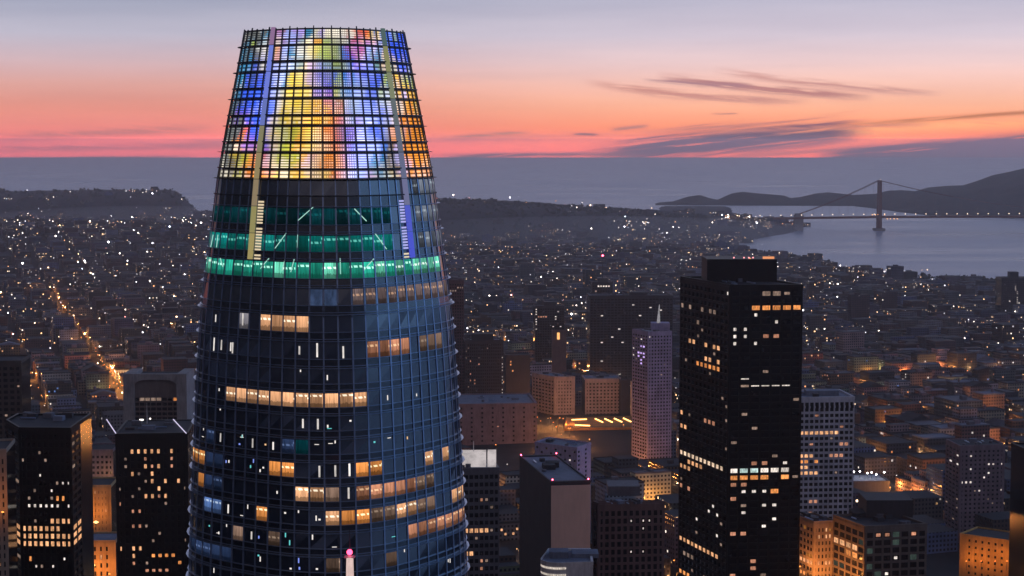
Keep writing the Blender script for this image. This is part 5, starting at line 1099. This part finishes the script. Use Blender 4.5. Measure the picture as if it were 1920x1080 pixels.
for x, y, av in lampspots:
    if (x, y) in taken or lr.random() < (.62 if y < 4600 else .84) - .30 * float(lump(x, y, 260, 5.0)): continue
    if not clear_of(x, y, 3) or (0 < y < 1700 and abs(x) < .33 * y): continue
    g_ = float(land(x, y))
    if g_ < 3 or (g_ > 50 and y > 5200 and lr.random() < .75): continue
    jt = 2 if av else 9
    spot(x + lr.uniform(-jt, jt), y + lr.uniform(-jt, jt), lr.uniform(7, 15), lr.choice([.55, .7, .8, .95, 1.2, 1.6]) * min(1.35, max(.8, abs(y) / 2900)), lr.choice([.8, 2, 4, 8, 14]), lr.choices(PALL, [14, 20, 8, 26, 26, 12, 3] if (y < 3500 and (x < -220 or lr.random() < .3)) else PW_)[0])
for u_, v_, n_, su, sv in ((10, 372, 7, 12, 4), (92, 372, 5, 14, 6), (75, 395, 5, 12, 6), (150, 418, 7, 16, 6), (40, 425, 9, 18, 10), (165, 409, 5, 9, 2), (245, 358, 6, 10, 2), (270, 360, 2, 8, 2), (100, 450, 8, 30, 8), (250, 450, 14, 40, 12), (330, 452, 5, 14, 6), (1185, 420, 14, 16, 12), (1210, 418, 10, 9, 4), (1360, 412, 16, 22, 6), (1450, 424, 7, 14, 5), (1280, 451, 14, 70, 2), (1250, 467, 8, 12, 2), (1290, 478, 16, 50, 7), (1700, 507, 14, 60, 3), (1800, 522, 26, 70, 6), (1215, 516, 18, 40, 8), (1560, 496, 10, 60, 6)):
    for i in range(n_):
        uu, vv = u_ + lr.gauss(0, .5) * su, v_ + lr.gauss(0, .5) * sv
        q = None
        for Y in np.arange(3600, 7900, 30.0):
            p_ = at(uu, vv, Y)
            if p_.z <= float(land(p_.x, Y)) + 6: q = p_; break
        if q is not None: k_ = lr.choice([1, 2, 4]); mb.ball(q, lr.uniform(1.0, 1.9), 0, tuple(c_ * k_ for c_ in lr.choices(PALL, PW_)[0]))
tag(mb.build('city_lights', attr_glow('far_lamp_light', 1.6)), 'countless far street and porch lights scattered over the dark city', 'city lights', kind='stuff')
# woods: many leaf-sized cards in clumps
mb = MB(); tr = random.Random(8)
def clump(x, y, z, r, n_):
    for i in range(n_):
        a, e, q = tr.uniform(0, 2 * pi), tr.uniform(-.2, 1.4), tr.uniform(.35, 1.0) * r
        c_ = Vector((x + q * cos(a) * cos(e), y + q * sin(a) * cos(e), z + q * sin(e) * 1.05)); s_ = r * tr.uniform(.22, .42)
        t1 = Vector((tr.gauss(0, 1), tr.gauss(0, 1), tr.gauss(0, 1))).normalized(); t2 = t1.orthogonal().normalized()
        mb.quad(c_ - t1 * s_, c_ - t2 * s_, c_ + t1 * s_, c_ + t2 * s_)
for i in range(2600):
    u_ = tr.uniform(330, 1330); y = tr.uniform(5350, 6100); x = (u_ - 960) / F * y; g_ = float(land(x, y))
    if g_ < 25: continue
    if y < 5750 and tr.random() < .5: continue
    clump(x, y, g_ - 1, tr.uniform(5, 10), 12)
for i in range(500):
    u_ = tr.uniform(0, 385); y = tr.choice([tr.uniform(4500, 5300), tr.uniform(6500, 7000)]); x = (u_ - 960) / F * y; g_ = float(land(x, y))
    if g_ > 20: clump(x, y, g_ + 1, tr.uniform(6, 11), 12)
for i in range(160):
    u_ = tr.gauss(1840, 45) if i % 3 else tr.gauss(1480, 40); y = float(np.interp(u_, CU, CDn)) - tr.uniform(80, 190); x = (u_ - 960) / F * y; clump(x, y, float(land(x, y)), tr.uniform(8, 15), 14)
m_, t, out = mat('evening_foliage'); pos = t.new('ShaderNodeNewGeometry').outputs['Position']
princ(t, out, t.ramp(t.noise(pos, .05, 3), [(.3, (.018, .024, .018)), (.7, (.06, .07, .045))]), .9, .1)
tag(mb.build('wooded_ridge', m_), 'dark trees massed along the ridges and the shore', 'woods', kind='stuff')

# ------------------------------------------------------------------ low mist in the valleys below the ridges, then the haze over everything
m_, t, out = mat('valley_mist'); pv = t.new('ShaderNodeVolumePrincipled'); pv.inputs['Color'].default_value = (.84, .87, .98, 1); pv.inputs['Density'].default_value = 3.8e-4; pv.inputs['Anisotropy'].default_value = .7
pv.inputs['Density Attribute'].default_value = ''; pv.inputs['Color Attribute'].default_value = ''; pv.inputs['Temperature Attribute'].default_value = ''
t.l.new(pv.outputs[0], out.inputs[1]); m_.cycles.homogeneous_volume = True
for lab, cx, cy2, rx, ry, rz in (('low bank of lilac mist below the wooded ridge toward the bridge', 260, 5250, 760, 560, 62), ('low bank of lilac mist below the far flat-topped hill at left', -1250, 6150, 620, 420, 62)):
    mb = MB(); n1, n2 = 24, 12; P_ = lambda i, j: (cx + rx * cos(2 * pi * i / n1) * cos(-pi / 2 + pi * j / n2), cy2 + ry * sin(2 * pi * i / n1) * cos(-pi / 2 + pi * j / n2), 22 + rz * sin(-pi / 2 + pi * j / n2))
    mb.v = [P_(i, j) for j in range(1, n2) for i in range(n1)] + [P_(0, 0), P_(0, n2)]; B0 = (n2 - 1) * n1
    for j in range(n2 - 2):
        for i in range(n1): mb.f.append((j * n1 + i, j * n1 + (i + 1) % n1, (j + 1) * n1 + (i + 1) % n1, (j + 1) * n1 + i))
    for i in range(n1): mb.f.append((B0, (i + 1) % n1, i)); mb.f.append((B0 + 1, (n2 - 2) * n1 + i, (n2 - 2) * n1 + (i + 1) % n1))
    mb.mi = [0] * len(mb.f); tag(mb.build('mist_bank', m_), lab, 'mist', kind='stuff')
# ------------------------------------------------------------------ haze
m_, t, out = mat('evening_haze'); pv = t.new('ShaderNodeVolumePrincipled'); pv.inputs['Color'].default_value = (.80, .85, .98, 1); pv.inputs['Density'].default_value = HAZE_D; pv.inputs['Anisotropy'].default_value = .78
pv.inputs['Density Attribute'].default_value = ''; pv.inputs['Color Attribute'].default_value = ''; pv.inputs['Temperature Attribute'].default_value = ''
t.l.new(pv.outputs[0], out.inputs[1]); m_.cycles.homogeneous_volume = True
mb = MB(); mb.box(0, 16200, -14, 27000, 38000, 360); tag(mb.build('haze', m_), 'thin evening haze lying over city and bay', 'haze', kind='stuff')
